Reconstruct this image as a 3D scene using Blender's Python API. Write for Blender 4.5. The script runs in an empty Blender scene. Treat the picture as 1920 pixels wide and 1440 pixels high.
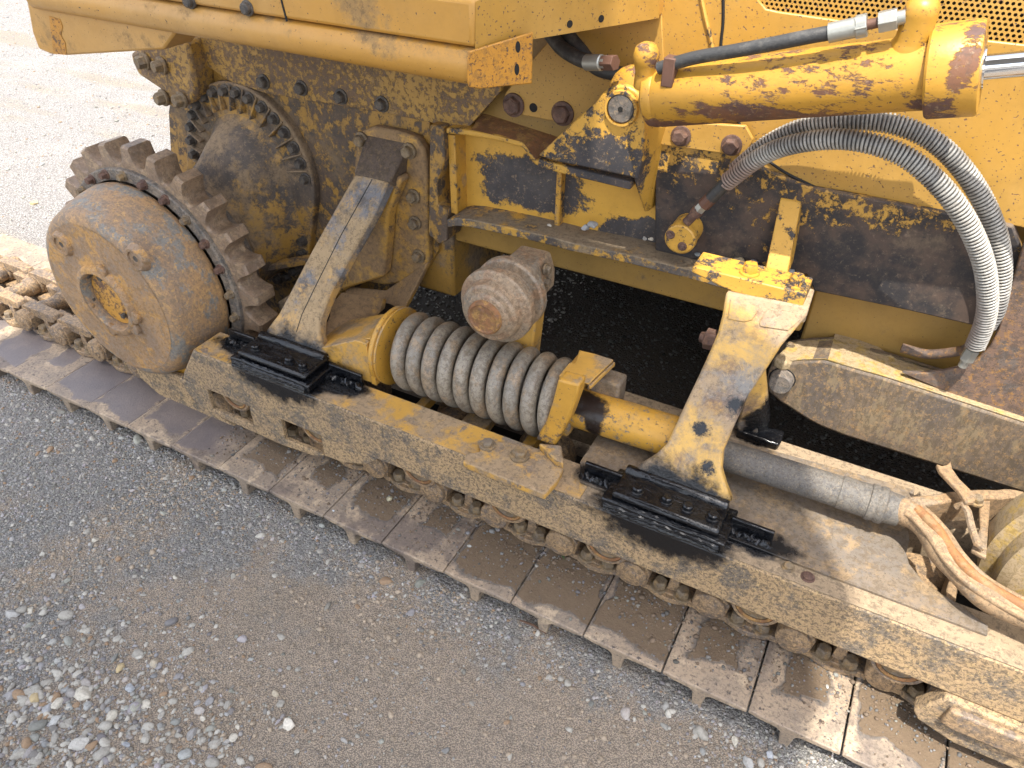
import bpy, bmesh, math, random
import numpy as np
from mathutils import Vector, Matrix, noise as mnoise
random.seed(7); rng = np.random.default_rng(7)
SC = bpy.context.scene
COL = SC.collection
# ------------------------------------------------------------------ camera
F_PX = 1400.0
CAM = np.array([0.0, -1.094, 1.806])
ROT = np.array([[0.8816722, -0.2970027, 0.3666654], [0.4717718, 0.539614, -0.697315], [0.0092467, 0.7877856, 0.6158801]])
cd = bpy.data.cameras.new('camera'); cam = bpy.data.objects.new('camera', cd); COL.objects.link(cam)
m4 = Matrix([list(ROT[i]) + [float(CAM[i])] for i in range(3)] + [[0, 0, 0, 1]])
cam.matrix_world = m4
cd.sensor_width = 36.0; cd.lens = F_PX / 1920 * 36.0; cd.clip_start = 0.05; cd.clip_end = 500
SC.camera = cam
SC.render.resolution_x = 1024; SC.render.resolution_y = 768
# ------------------------------------------------------------------ light
W = bpy.data.worlds.new('World'); SC.world = W; W.use_nodes = True
wn = W.node_tree; bgn = wn.nodes['Background']
sky = wn.nodes.new('ShaderNodeTexSky'); sky.sky_type = 'NISHITA'; sky.sun_disc = False
SUN = Vector((0.10, -0.36, 0.93)).normalized()          # towards the sun
sky.sun_elevation = math.asin(SUN.z); sky.sun_rotation = math.atan2(SUN.x, SUN.y)
sky.air_density = 1.0; sky.dust_density = 3.0
hs_ = wn.nodes.new('ShaderNodeHueSaturation'); hs_.inputs['Saturation'].default_value = .5
wn.links.new(sky.outputs[0], hs_.inputs['Color']); wn.links.new(hs_.outputs[0], bgn.inputs[0]); bgn.inputs[1].default_value = 0.15
sl = bpy.data.lights.new('sun', 'SUN'); sl.energy = 2.65; sl.angle = math.radians(0.5); sl.color = (1.0, 0.95, 0.86)
so = bpy.data.objects.new('sun', sl); COL.objects.link(so)
so.rotation_euler = SUN.to_track_quat('Z', 'Y').to_euler()
SC.view_settings.view_transform = 'Standard'; SC.view_settings.look = 'None'
SC.view_settings.exposure = 1.72; SC.view_settings.gamma = 1.0

# ------------------------------------------------------------------ geometry helpers
def P(u, v, x=None, y=None, z=None):
    d = ROT @ np.array([(u - 960) / F_PX, -(v - 720) / F_PX, -1.0])
    if x is not None: t = (x - CAM[0]) / d[0]
    elif y is not None: t = (y - CAM[1]) / d[1]
    else: t = (z - CAM[2]) / d[2]
    return Vector(CAM + t * d)
def Ppl(u, v, p0, n):
    d = Vector(ROT @ np.array([(u - 960) / F_PX, -(v - 720) / F_PX, -1.0]))
    c = Vector(CAM); return c + d * ((Vector(p0) - c).dot(n) / d.dot(n))
def PY(y, pts): return [P(u, v, y=y) for u, v in pts]
ORG = {}
def frame_of(d):
    d = Vector(d).normalized()
    a = Vector((0, 0, 1)) if abs(d.z) < 0.9 else Vector((1, 0, 0))
    u = d.cross(a).normalized(); w = d.cross(u).normalized()
    return d, u, w
class MB:
    def __init__(s): s.v = []; s.f = []
    def add(s, vs, fs):
        o = len(s.v); s.v += [Vector(v) for v in vs]; s.f += [tuple(i + o for i in f) for f in fs]; return s
    def box(s, x0, x1, y0, y1, z0, z1):
        vs = [(x, y, z) for x in (x0, x1) for y in (y0, y1) for z in (z0, z1)]
        return s.add(vs, [(0, 1, 3, 2), (4, 6, 7, 5), (0, 4, 5, 1), (2, 3, 7, 6), (0, 2, 6, 4), (1, 5, 7, 3)])
    def prism(s, pts, vec):
        n = len(pts); pts = [Vector(p) for p in pts]; vec = Vector(vec)
        vs = pts + [p + vec for p in pts]
        fs = [tuple(range(n)), tuple(range(2 * n - 1, n - 1, -1))] + [(i, i + n, (i + 1) % n + n, (i + 1) % n) for i in range(n)]
        return s.add(vs, fs)
    def lathe(s, prof, p0, d, seg=32, cap=True):
        d, u, w = frame_of(d); p0 = Vector(p0); vs = []; fs = []
        for t, r in prof:
            for k in range(seg):
                a = 2 * math.pi * k / seg
                vs.append(p0 + d * t + (u * math.cos(a) + w * math.sin(a)) * r)
        m = len(prof)
        for i in range(m - 1):
            for k in range(seg):
                k2 = (k + 1) % seg
                fs.append((i * seg + k, i * seg + k2, (i + 1) * seg + k2, (i + 1) * seg + k))
        if cap: fs += [tuple(range(seg - 1, -1, -1)), tuple(range((m - 1) * seg, m * seg))]
        return s.add(vs, fs)
    def cyl(s, a, b, r, r2=None, seg=24, bev=0.0):
        a = Vector(a); b = Vector(b); L = (b - a).length; r2 = r if r2 is None else r2
        if bev: pr = [(0, r - bev), (bev * .3, r - bev * .3), (bev, r), (L - bev, r2), (L - bev * .3, r2 - bev * .3), (L, r2 - bev)]
        else: pr = [(0, r), (L, r2)]
        return s.lathe(pr, a, b - a, seg)
    def tube(s, path, r, seg=16, cap=True):
        path = [Vector(p) for p in path]; n = len(path); vs = []; fs = []
        rr = r if hasattr(r, '__len__') else [r] * n
        t0 = (path[1] - path[0]).normalized(); _, u, _w = frame_of(t0)
        for i in range(n):
            t = (path[min(i + 1, n - 1)] - path[max(i - 1, 0)]).normalized()
            u = (u - t * u.dot(t)).normalized(); w = t.cross(u)
            for k in range(seg):
                a = 2 * math.pi * k / seg
                vs.append(path[i] + (u * math.cos(a) + w * math.sin(a)) * rr[i])
        for i in range(n - 1):
            for k in range(seg):
                k2 = (k + 1) % seg
                fs.append((i * seg + k, i * seg + k2, (i + 1) * seg + k2, (i + 1) * seg + k))
        if cap: fs += [tuple(range(seg - 1, -1, -1)), tuple(range((n - 1) * seg, n * seg))]
        return s.add(vs, fs)
    def loft(s, rings, cap=True):
        n = len(rings[0]); vs = [p for r in rings for p in r]; fs = []
        for i in range(len(rings) - 1):
            for k in range(n):
                k2 = (k + 1) % n
                fs.append((i * n + k, i * n + k2, (i + 1) * n + k2, (i + 1) * n + k))
        if cap: fs += [tuple(range(n - 1, -1, -1)), tuple(range((len(rings) - 1) * n, len(rings) * n))]
        return s.add(vs, fs)
    def ball(s, c, r, seg=20, rings=10, sc=(1, 1, 1)):
        rs = []
        for i in range(1, rings):
            a = math.pi * i / rings
            rs.append([Vector(c) + Vector((math.sin(a) * math.cos(2 * math.pi * k / seg) * r * sc[0], math.sin(a) * math.sin(2 * math.pi * k / seg) * r * sc[1], math.cos(a) * r * sc[2])) for k in range(seg)])
        return s.loft(rs)
    def build(s, name, mat, parent=None, bevel=0.0025, smooth=32, label=None, origin=None, sub=0, wob=0.0, wsc=6.0):
        if origin is None: origin = ORG[parent.name] if parent is not None else Vector((0, 0, 0))
        me = bpy.data.meshes.new(name)
        me.from_pydata([tuple(v - origin) for v in s.v], [], s.f)
        bm = bmesh.new(); bm.from_mesh(me)
        bmesh.ops.recalc_face_normals(bm, faces=bm.faces)
        if sub: bmesh.ops.subdivide_edges(bm, edges=bm.edges, cuts=sub, use_grid_fill=True)
        if wob:
            for v in bm.verts: v.co += mnoise.noise_vector((v.co + origin) * wsc) * wob
        bm.to_mesh(me); bm.free()
        me.materials.append(mat)
        me.polygons.foreach_set('use_smooth', [True] * len(me.polygons))
        me.set_sharp_from_angle(angle=math.radians(smooth))
        o = bpy.data.objects.new(name, me); COL.objects.link(o)
        if parent is not None: o.parent = parent
        else: o.location = origin
        ORG[o.name] = Vector(origin)
        if bevel:
            md = o.modifiers.new('bevel', 'BEVEL'); md.width = bevel; md.segments = 2; md.limit_method = 'ANGLE'; md.angle_limit = math.radians(35)
        if label: o['label'] = label
        return o
def spline(pts, n=8):
    pts = [Vector(p) for p in pts]; out = []
    q = [pts[0] * 2 - pts[1]] + pts + [pts[-1] * 2 - pts[-2]]
    for i in range(1, len(q) - 2):
        for k in range(n):
            t = k / n; a, b, c, d = q[i - 1], q[i], q[i + 1], q[i + 2]
            out.append(0.5 * ((2 * b) + (c - a) * t + (2 * a - 5 * b + 4 * c - d) * t * t + (3 * b - a - 3 * c + d) * t ** 3))
    out.append(pts[-1]); return out
def arc2(cx, cz, r, a0, a1, n, y):
    return [Vector((cx + r * math.cos(math.radians(a0 + (a1 - a0) * i / n)), y, cz + r * math.sin(math.radians(a0 + (a1 - a0) * i / n)))) for i in range(n + 1)]
def thing(name, label, cat, loc, group=None):
    o = bpy.data.objects.new(name, None); COL.objects.link(o); o.location = loc
    o['label'] = label; o['category'] = cat
    if group: o['group'] = group
    ORG[o.name] = Vector(loc); o.empty_display_size = .1
    return o
def tag(o, label=None, cat=None, group=None, kind=None):
    if label: o['label'] = label
    if cat: o['category'] = cat
    if group: o['group'] = group
    if kind: o['kind'] = kind
    return o
BOLTM = {}
def sleeve_mat():
    t = NT('hose_guard_wrap')
    c = t.mix(t.ss(t.noise(6, 4, .6), .45, .6), (.36, .345, .31), (.17, .165, .155))
    d = t.ss(t.math('MINIMUM', t.ellip((-.30, .62, 1.08), (.13, .2, .10)), t.ellip((.21, .6, .85), (.07, .2, .16))), 1.1, .6)
    c = t.mix(t.math('MULTIPLY', d, .75), c, (.20, .12, .09))
    c = t.mix(t.math('MULTIPLY', t.ss(t.noise(90, 6, .7), .45, .65), .5), c, (.12, .095, .075))
    t.lk(c, t.bs.inputs['Base Color']); t.bs.inputs['Roughness'].default_value = .45; return t.m
def bolt_mesh(r, h, mat, washer=True, style='hex'):
    key = (round(r, 4), round(h, 4), mat.name, washer, style)
    if key in BOLTM: return BOLTM[key]
    b = MB()
    if washer: b.cyl((0, 0, -.004), (0, 0, h * .18), r * 1.32, seg=24, bev=.001)
    if style == 'hex':
        b.lathe([(h * .1, r), (h * .8, r), (h, r * .82)], (0, 0, 0), (0, 0, 1), 6)
    else:
        b.lathe([(h * .1, r), (h * .8, r), (h, r * .75)], (0, 0, 0), (0, 0, 1), 18)
    o = b.build('bolt', mat, None, bevel=0, smooth=30); me = o.data
    bpy.data.objects.remove(o); BOLTM[key] = me; return me
def bolt(parent, pos, n, r, h, mat, spin=None, name='bolt', washer=True, style='hex'):
    me = bolt_mesh(r, h, mat, washer, style)
    o = bpy.data.objects.new(name, me); COL.objects.link(o); o.parent = parent
    o.location = Vector(pos) - ORG[parent.name]
    q = Vector(n).normalized().to_track_quat('Z', 'Y')
    e = q.to_matrix() @ Matrix.Rotation(random.random() * 1.05 if spin is None else spin, 3, 'Z')
    o.rotation_euler = e.to_euler()
    return o

# ------------------------------------------------------------------ materials
class NT:
    def __init__(s, name):
        s.m = bpy.data.materials.new(name); s.m.use_nodes = True; s.t = s.m.node_tree; s.n = s.t.nodes; s.l = s.t.links
        s.bs = s.n['Principled BSDF']; s.geo = s.n.new('ShaderNodeNewGeometry'); s.pos = s.geo.outputs['Position']
    def lk(s, a, b):
        if hasattr(a, 'is_output') or hasattr(a, 'links'): s.l.new(a, b)
        else: b.default_value = a if not isinstance(a, tuple) or len(a) != 3 or b.type != 'RGBA' else (*a, 1)
    def math(s, op, a, b=0.0, c=None, clamp=False):
        n = s.n.new('ShaderNodeMath'); n.operation = op; n.use_clamp = clamp
        s.lk(a, n.inputs[0]); s.lk(b, n.inputs[1])
        if c is not None: s.lk(c, n.inputs[2])
        return n.outputs[0]
    def noise(s, sc, det=6, rough=.6, vec=None, stretch=None, dist=0):
        n = s.n.new('ShaderNodeTexNoise'); n.inputs['Scale'].default_value = sc; n.inputs['Detail'].default_value = det
        n.inputs['Roughness'].default_value = rough; n.inputs['Distortion'].default_value = dist
        v = vec or s.pos
        if stretch: v = s.mapv(v, stretch)
        s.l.new(v, n.inputs['Vector']); return n.outputs[0]
    def mapv(s, v, sc, loc=(0, 0, 0), rot=(0, 0, 0)):
        m = s.n.new('ShaderNodeMapping'); m.inputs['Scale'].default_value = sc; m.inputs['Location'].default_value = loc; m.inputs['Rotation'].default_value = rot
        s.l.new(v, m.inputs[0]); return m.outputs[0]
    def vor(s, sc, feat='F1', out='Distance', vec=None, rand=1.0):
        n = s.n.new('ShaderNodeTexVoronoi'); n.feature = feat; n.inputs['Scale'].default_value = sc; n.inputs['Randomness'].default_value = rand
        s.l.new(vec or s.pos, n.inputs['Vector']); return n.outputs[out]
    def ss(s, v, a, b):
        n = s.n.new('ShaderNodeMapRange'); n.interpolation_type = 'SMOOTHSTEP'
        s.lk(v, n.inputs[0]); n.inputs[1].default_value = a; n.inputs[2].default_value = b; return n.outputs[0]
    def mix(s, f, a, b):
        n = s.n.new('ShaderNodeMix'); n.data_type = 'RGBA'
        s.lk(f, n.inputs[0]); s.lk(a, n.inputs[6]); s.lk(b, n.inputs[7]); return n.outputs[2]
    def mixf(s, f, a, b):
        n = s.n.new('ShaderNodeMix'); n.data_type = 'FLOAT'
        s.lk(f, n.inputs[0]); s.lk(a, n.inputs[2]); s.lk(b, n.inputs[3]); return n.outputs[0]
    def sep(s, v):
        n = s.n.new('ShaderNodeSeparateXYZ'); s.l.new(v, n.inputs[0]); return n.outputs
    def bump(s, h, dist=.002, st=1.0, prev=None):
        n = s.n.new('ShaderNodeBump'); n.inputs['Distance'].default_value = dist; n.inputs['Strength'].default_value = st
        s.lk(h, n.inputs['Height'])
        if prev is not None: s.l.new(prev, n.inputs['Normal'])
        return n.outputs[0]
    def ellip(s, c, r):
        v = s.mapv(s.pos, tuple(1 / q for q in r), tuple(-a / q for a, q in zip(c, r)))
        n = s.n.new('ShaderNodeVectorMath'); n.operation = 'LENGTH'; s.l.new(v, n.inputs[0]); return n.outputs['Value']
YEL = (.56, .29, .035); YDK = (.50, .27, .045); TAN = (.36, .25, .13); DUST = (.33, .235, .135)
CHAR = (.035, .033, .034); RUST = (.16, .07, .035); GREY = (.17, .165, .155); BRN = (.13, .085, .055)
BLACKSPOTS = [((-1.46, .175, .46), (.21, .14, .115)), ((-1.30, .21, .45), (.16, .06, .06)), ((-1.62, .205, .45), (.15, .05, .06)),
              ((-.24, .165, .46), (.21, .14, .125)), ((-.42, .215, .46), (.12, .045, .05)), ((-.04, .20, .455), (.12, .055, .045)),
              ((-.12, .585, .50), (.08, .06, .11)), ((-1.36, .55, .47), (.11, .10, .10))]
def worn(name, paint=YEL, under=(CHAR, RUST), sc=28, thr=.56, soft=.02, big=3.0, bigamt=.35, dust=DUST, dustamt=.25, speck=.0,
         rough=.42, fade=None, bump=1.0, stretch=None, spots=None, oil=None, streak=0.0, grit=.25, edge=0.0, regions=None, urough=.7, grain=.0, small=None):
    """flaking paint over dark metal, dust on top. regions: ellipsoids where more paint has gone."""
    t = NT(name)
    n1 = t.noise(sc * .62, 13, .79, stretch=stretch, dist=.15); nb = t.noise(big, 3, .5)
    v = t.math('ADD', t.math('MULTIPLY', n1, 1 - bigamt), t.math('MULTIPLY', nb, bigamt))
    if regions:
        for c, r, a in regions:
            e = t.ss(t.ellip(c, r), 1.35, .55); v = t.math('MULTIPLY_ADD', e, a, v)
    m = t.ss(v, thr - soft, thr + soft)
    if speck:
        sp = t.ss(t.noise(170, 2, .5), .735 - speck * .12, .76 - speck * .12); m = t.math('MAXIMUM', m, sp)
    if edge:
        bv = t.n.new('ShaderNodeBevel'); bv.samples = 3; bv.inputs[0].default_value = .006
        dp = t.n.new('ShaderNodeVectorMath'); dp.operation = 'DOT_PRODUCT'
        t.l.new(bv.outputs[0], dp.inputs[0]); t.l.new(t.geo.outputs['Normal'], dp.inputs[1])
        e = t.math('SUBTRACT', 1.0, dp.outputs['Value'])
        e = t.ss(t.math('ADD', e, t.math('MULTIPLY', t.math('SUBTRACT', n1, .5), .3)), .12, .22)
        m = t.math('MAXIMUM', m, t.math('MULTIPLY', e, edge))
    un = t.mix(t.ss(t.noise(14, 5, .6), .42, .62), under[0], under[1])
    pt = paint
    if fade: pt = t.mix(t.ss(t.noise(2.3, 5, .6), .35, .68), paint, fade)
    pv = t.noise(9, 6, .7)
    pt = t.mix(t.math('MULTIPLY', t.ss(pv, .4, .75), .35), pt, tuple(c * .55 for c in paint))
    c = t.mix(m, pt, un)
    nz = t.sep(t.geo.outputs['Normal'])[2]
    dn = t.math('ADD', t.noise(6.5, 10, .72), t.math('MULTIPLY', nz, .10))
    dm = t.ss(dn, .72 - dustamt * .5, .86 - dustamt * .5)
    fine = t.noise(260, 3, .6)
    dm = t.math('MULTIPLY', dm, t.ss(t.math('ADD', fine, t.math('MULTIPLY', dm, .35)), .42, .62))
    dcol = t.mix(t.noise(40, 4, .6), dust, tuple(x * .72 for x in dust))
    c = t.mix(dm, c, dcol)
    if streak:
        s2 = t.ss(t.noise(30, 5, .6, stretch=(1, 1, .08)), .5, .72)
        c = t.mix(t.math('MULTIPLY', s2, streak), c, tuple(x * .5 for x in dust))
    ro = t.mixf(m, rough, urough); ro = t.mixf(dm, ro, .92)
    g1 = t.ss(t.noise(75, 10, .82), .50, .57)
    gm = t.math('MULTIPLY', g1, t.math('ADD', t.math('MULTIPLY', t.math('MAXIMUM', dm, m), .42), .03 + grain))
    c = t.mix(gm, c, (.055, .043, .034))
    g2 = t.ss(t.noise(80, 10, .8, vec=t.mapv(t.pos, (1, 1, 1), (7, 3, 1))), .55, .61)
    c = t.mix(t.math('MULTIPLY', g2, t.math('MULTIPLY', t.math('MAXIMUM', dm, m), .38)), c, tuple(min(.6, x * 1.35) for x in dust))
    h = t.math('ADD', t.math('MULTIPLY', m, -.5), t.math('MULTIPLY', t.noise(420, 3, .6), grit))
    h = t.math('ADD', h, t.math('MULTIPLY', t.noise(55, 5, .6), .5))
    bn = t.bump(h, .0016 * bump, .8)
    if spots:
        wv = t.math('MULTIPLY', t.math('SUBTRACT', t.noise(16, 7, .7), .5), 1.1); d = None
        for cc, rr in spots:
            e = t.ellip(cc, rr); d = e if d is None else t.math('MINIMUM', d, e)
        sm = t.ss(t.math('ADD', d, wv), 1.08, .72)
        c = t.mix(sm, c, (.004, .0045, .006)); 
        ro = t.mixf(sm, ro, t.mixf(t.ss(t.noise(60, 4, .6), .4, .7), .12, .38))
        hb = t.math('MULTIPLY', t.noise(38, 6, .65, stretch=(.45, 1, 1.6), dist=1.2), sm)
        bn = t.bump(hb, .006, .9, bn)
    if small:
        d = None
        for cc, rr in small:
            e = t.ellip(cc, rr); d = e if d is None else t.math('MINIMUM', d, e)
        sm = t.ss(t.math('ADD', d, t.math('MULTIPLY', t.math('SUBTRACT', t.noise(70, 6, .75), .5), 3.2)), 1.3, .5)
        c = t.mix(sm, c, (.008, .009, .012)); ro = t.mixf(sm, ro, .25)
    if oil:
        d = None
        for cc, rr in oil:
            e = t.ellip(cc, rr); d = e if d is None else t.math('MINIMUM', d, e)
        om = t.ss(t.math('ADD', d, t.math('MULTIPLY', t.math('SUBTRACT', t.noise(30, 7, .7), .5), 1.4)), 1.05, .75)
        c = t.mix(om, c, (.018, .012, .010)); ro = t.mixf(om, ro, .3)
    t.lk(c, t.bs.inputs['Base Color']); t.lk(ro, t.bs.inputs['Roughness']); t.l.new(bn, t.bs.inputs['Normal'])
    return t.m
def plain(name, col, rough=.5, metal=0.0, var=.3, sc=60, bump=.5, dust=None):
    t = NT(name); n = t.noise(sc, 6, .65)
    c = t.mix(t.math('MULTIPLY', n, var * 2), col, tuple(x * .45 for x in col))
    if dust: c = t.mix(t.ss(t.noise(22, 8, .7), .48, .66), c, dust)
    t.lk(c, t.bs.inputs['Base Color']); t.bs.inputs['Metallic'].default_value = metal
    t.lk(t.mixf(n, rough * .8, min(1, rough * 1.25)), t.bs.inputs['Roughness'])
    t.l.new(t.bump(t.noise(sc * 3, 5, .6), .0012 * bump, .8), t.bs.inputs['Normal'])
    return t.m
def patchy(name, cols, scs=(5, 18, 70), rough=.75, bump=1.0, grit=.5, spots=None, stretch=None, mott=.55, msc=62):
    """bare, rusty or muddy metal built of four mottled colours"""
    t = NT(name)
    c = t.mix(t.ss(t.noise(scs[0], 7, .65, stretch=stretch), .40, .62), cols[0], cols[1])
    c = t.mix(t.ss(t.noise(scs[1], 9, .72, stretch=stretch), .50, .58), c, cols[2])
    fn = t.noise(scs[2], 8, .72); c = t.mix(t.ss(fn, .52, .66), c, cols[3])
    c = t.mix(t.ss(t.noise(230, 3, .6), .60, .70), c, tuple(x * .4 for x in cols[0]))
    g1 = t.ss(t.noise(msc, 10, .80, stretch=stretch, dist=.4), .485, .545)
    c = t.mix(t.math('MULTIPLY', g1, mott), c, tuple(x * .38 for x in cols[2]))
    g2 = t.ss(t.noise(msc * 1.15, 10, .80, vec=t.mapv(t.pos, (1, 1, 1), (7, 3, 1))), .545, .60)
    c = t.mix(t.math('MULTIPLY', g2, mott * .9), c, tuple(min(.62, x * 1.35) for x in cols[3]))
    h = t.math('ADD', t.math('MULTIPLY', fn, .8), t.math('MULTIPLY', t.noise(330, 4, .65), grit)); h = t.math('ADD', h, t.math('MULTIPLY', g1, -.15))
    bn = t.bump(h, .0012 * bump, .9); ro = rough
    if spots:
        wv = t.math('MULTIPLY', t.math('SUBTRACT', t.noise(16, 7, .7), .5), 1.1); d = None
        for cc, rr in spots:
            e = t.ellip(cc, rr); d = e if d is None else t.math('MINIMUM', d, e)
        sm = t.ss(t.math('ADD', d, wv), 1.08, .72)
        c = t.mix(sm, c, (.004, .0045, .006)); ro = t.mixf(sm, rough, .2)
    t.lk(c, t.bs.inputs['Base Color']); t.lk(ro, t.bs.inputs['Roughness']); t.l.new(bn, t.bs.inputs['Normal'])
    return t.m
M = {}
M['hood'] = worn('hood_paint', paint=(.42, .225, .035), thr=.70, sc=40, speck=.68, dustamt=.12, fade=(.44, .255, .06), grit=.12, under=(BRN, RUST), dust=(.40, .26, .11), streak=.10)
M['cyl'] = worn('cylinder_paint', paint=(.46, .24, .03), thr=.562, sc=48, bigamt=.22, speck=.35, dustamt=.0, stretch=(.55, 1, 1.3), under=(RUST, (.10, .05, .04)), grit=.1,
                regions=[((-.40, .50, 1.235), (.30, .09, .034), .17), ((-.1, .48, 1.30), (.34, .07, .030), .14), ((.03, .44, 1.35), (.05, .1, .05), .12), ((.05, .44, 1.46), (.02, .1, .06), .1)])
M['fender'] = worn('fender_paint', paint=(.50, .255, .045), thr=.70, sc=35, speck=.26, dustamt=.34, fade=(.47, .27, .085), dust=(.38, .23, .09), grit=.1, under=(CHAR, BRN), edge=.8)
M['orange'] = worn('fender_end_paint', paint=(.50, .225, .022), thr=.60, sc=60, speck=1.0, dustamt=.0, grain=.35, under=((.20, .08, .02), BRN))
M['hull'] = worn('hull_paint', thr=.505, sc=40, bigamt=.30, speck=.5, dustamt=.42, paint=(.38, .21, .045), under=((.105, .072, .05), (.07, .055, .043)), stretch=(1, 1, .75), edge=.5, grain=.08, dust=(.22, .15, .085), streak=.3)
M['skirt'] = worn('skirt_paint', thr=.50, sc=95, bigamt=.2, speck=.6, dustamt=.42, paint=(.40, .23, .05), under=((.14, .09, .055), (.16, .10, .06)), grain=.08, dust=(.29, .19, .10), streak=.3)
M['recess'] = worn('recess_paint', thr=.60, sc=20, bigamt=.25, speck=.2, dustamt=.15, paint=(.58, .32, .05), under=((.045, .04, .042), (.07, .062, .06)), bump=1.3,
                   regions=[((-.93, .74, .93), (.18, .1, .085), .22), ((-.52, .74, .86), (.16, .1, .06), .20)])
M['beam'] = worn('beam_paint', thr=.455, sc=46, bigamt=.32, speck=.1, dustamt=.34, paint=(.48, .27, .05), under=((.022, .020, .022), (.075, .050, .038)), dust=(.17, .125, .085), soft=.015,
                 regions=[((.12, .7, .88), (.28, .2, .15), .12), ((-.50, .7, .93), (.2, .2, .16), .08)], edge=.6)
M['bracket'] = worn('bracket_paint', thr=.545, sc=44, bigamt=.28, speck=.35, dustamt=.12, paint=(.56, .31, .05), under=((.035, .033, .037), (.06, .05, .05)),
                    regions=[((-.60, .58, 1.10), (.13, .1, .08), .12)], edge=.7)
M['ledge'] = worn('ledge_paint', thr=.50, sc=40, bigamt=.3, speck=.35, dustamt=.45, paint=(.52, .29, .05), under=((.11, .095, .085), (.075, .06, .05)), edge=.8, dust=(.27, .205, .13))
M['mount'] = worn('mount_paint', thr=.545, sc=30, bigamt=.35, speck=.5, dustamt=.62, paint=(.50, .28, .06), under=((.09, .065, .05), (.07, .055, .045)), dust=(.30, .19, .095), edge=.7)
M['neck'] = patchy('neck_brown', [(.105, .075, .055), (.085, .06, .045), (.12, .085, .055), (.15, .10, .05)], scs=(8, 25, 80))
M['yellow'] = worn('yellow_paint', thr=.555, sc=55, speck=.4, dustamt=.4, paint=(.50, .265, .04), under=(CHAR, BRN), edge=.8)
M['tube'] = worn('tube_paint', thr=.545, sc=70, speck=.4, dustamt=.3, paint=(.52, .28, .04), under=(GREY, (.10, .08, .07)), oil=[((-.56, .33, .57), (.10, .06, .05)), ((-.5, .31, .54), (.03, .06, .10))])
M['lower'] = worn('lower_hull_paint', thr=.69, sc=25, speck=.3, dustamt=.3, paint=(.36, .21, .05), fade=(.30, .19, .06), dust=(.24, .165, .08), grain=.04)
M['arm1'] = worn('strut_dusty_paint', thr=.50, sc=26, bigamt=.35, speck=.2, dustamt=.55, paint=(.50, .30, .10), under=((.16, .16, .17), (.10, .085, .075)), dust=(.40, .285, .16), spots=BLACKSPOTS[:3] + BLACKSPOTS[7:], soft=.04, edge=.6)
M['arm2'] = worn('strut_worn_paint', thr=.52, sc=13, bigamt=.5, speck=.2, dustamt=.45, paint=(.60, .36, .09), under=((.20, .19, .18), (.17, .11, .08)), dust=(.40, .29, .18), spots=BLACKSPOTS[3:7], small=[((-.165, .353, .69), (.022, .05, .022)), ((-.225, .31, .62), (.022, .05, .018)), ((-.185, .27, .545), (.02, .05, .016))], soft=.06, edge=.6)
M['frame'] = patchy('track_frame_mud', [(.38, .26, .14), (.29, .205, .125), (.16, .13, .10), (.42, .29, .14)], scs=(4.5, 9, 60), bump=.9, grit=.8, spots=BLACKSPOTS, mott=.74, msc=100)
M['frametop'] = worn('rail_top_paint', thr=.53, sc=30, bigamt=.45, speck=.3, dustamt=.42, paint=(.52, .29, .06), under=((.19, .16, .13), (.15, .10, .07)), dust=(.34, .24, .14), spots=BLACKSPOTS, soft=.03, edge=.6)
M['railtan'] = worn('rail_dust', thr=.50, sc=26, bigamt=.4, speck=.3, dustamt=.85, paint=(.46, .27, .07), under=((.20, .16, .12), (.20, .12, .07)), dust=(.33, .245, .155), spots=BLACKSPOTS, soft=.05, grain=.1)
M['plate'] = patchy('top_plate_dirt', [(.20, .15, .10), (.15, .125, .10), (.26, .18, .10), (.12, .105, .095)], scs=(4, 14, 90), spots=BLACKSPOTS)
M['pusharm'] = patchy('push_arm_metal', [(.165, .12, .078), (.105, .085, .07), (.20, .15, .09), (.27, .165, .075)], scs=(5, 14, 60), bump=1.0, stretch=(1.3, 1, .5), mott=.6, msc=75)
M['armtop'] = patchy('push_arm_top_dust', [(.36, .265, .15), (.31, .24, .14), (.40, .27, .08), (.29, .22, .145)], scs=(5, 20, 60), mott=.45, msc=110)
M['upright'] = patchy('upright_plate_metal', [(.13, .09, .07), (.16, .10, .07), (.12, .095, .08), (.30, .15, .04)], scs=(4, 20, 60))
M['hub'] = patchy('hub_rust', [(.37, .215, .095), (.25, .17, .11), (.20, .19, .17), (.46, .27, .10)], scs=(4.2, 10, 60), stretch=(1, 1.8, 1), bump=.6, rough=.58, mott=.42, msc=60)
M['hubface'] = patchy('hub_cover_rust', [(.34, .205, .10), (.24, .165, .11), (.46, .25, .075), (.22, .185, .15)], scs=(6, 13, 60), bump=.6, rough=.62, mott=.5, msc=65)
M['tooth'] = patchy('sprocket_tooth_metal', [(.29, .195, .12), (.21, .145, .10), (.34, .24, .15), (.20, .155, .12)], scs=(8, 25, 70), bump=1.0, rough=.5)
M['ring'] = patchy('bolt_ring_metal', [(.15, .125, .105), (.22, .18, .14), (.12, .11, .10), (.25, .19, .13)], scs=(8, 25, 70))
M['drive'] = worn('final_drive_paint', thr=.50, sc=34, bigamt=.45, speck=.3, dustamt=.50, paint=(.40, .225, .05), under=((.115, .085, .062), (.07, .058, .05)), bump=1.1, dust=(.27, .19, .115),
                  regions=[((-2.06, .6, .83), (.06, .14, .12), .30)], soft=.03, grain=.1)
M['cap'] = worn('cover_plate_paint', thr=.50, sc=45, bigamt=.3, paint=(.55, .28, .05), under=((.12, .07, .05), (.16, .08, .05)), dustamt=.1, speck=.3)
M['spring'] = patchy('spring_steel', [(.26, .225, .175), (.18, .165, .14), (.27, .20, .13), (.13, .115, .10)], scs=(8, 16, 60), rough=.40, bump=.5, grit=.3, mott=.6, msc=70)
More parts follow.
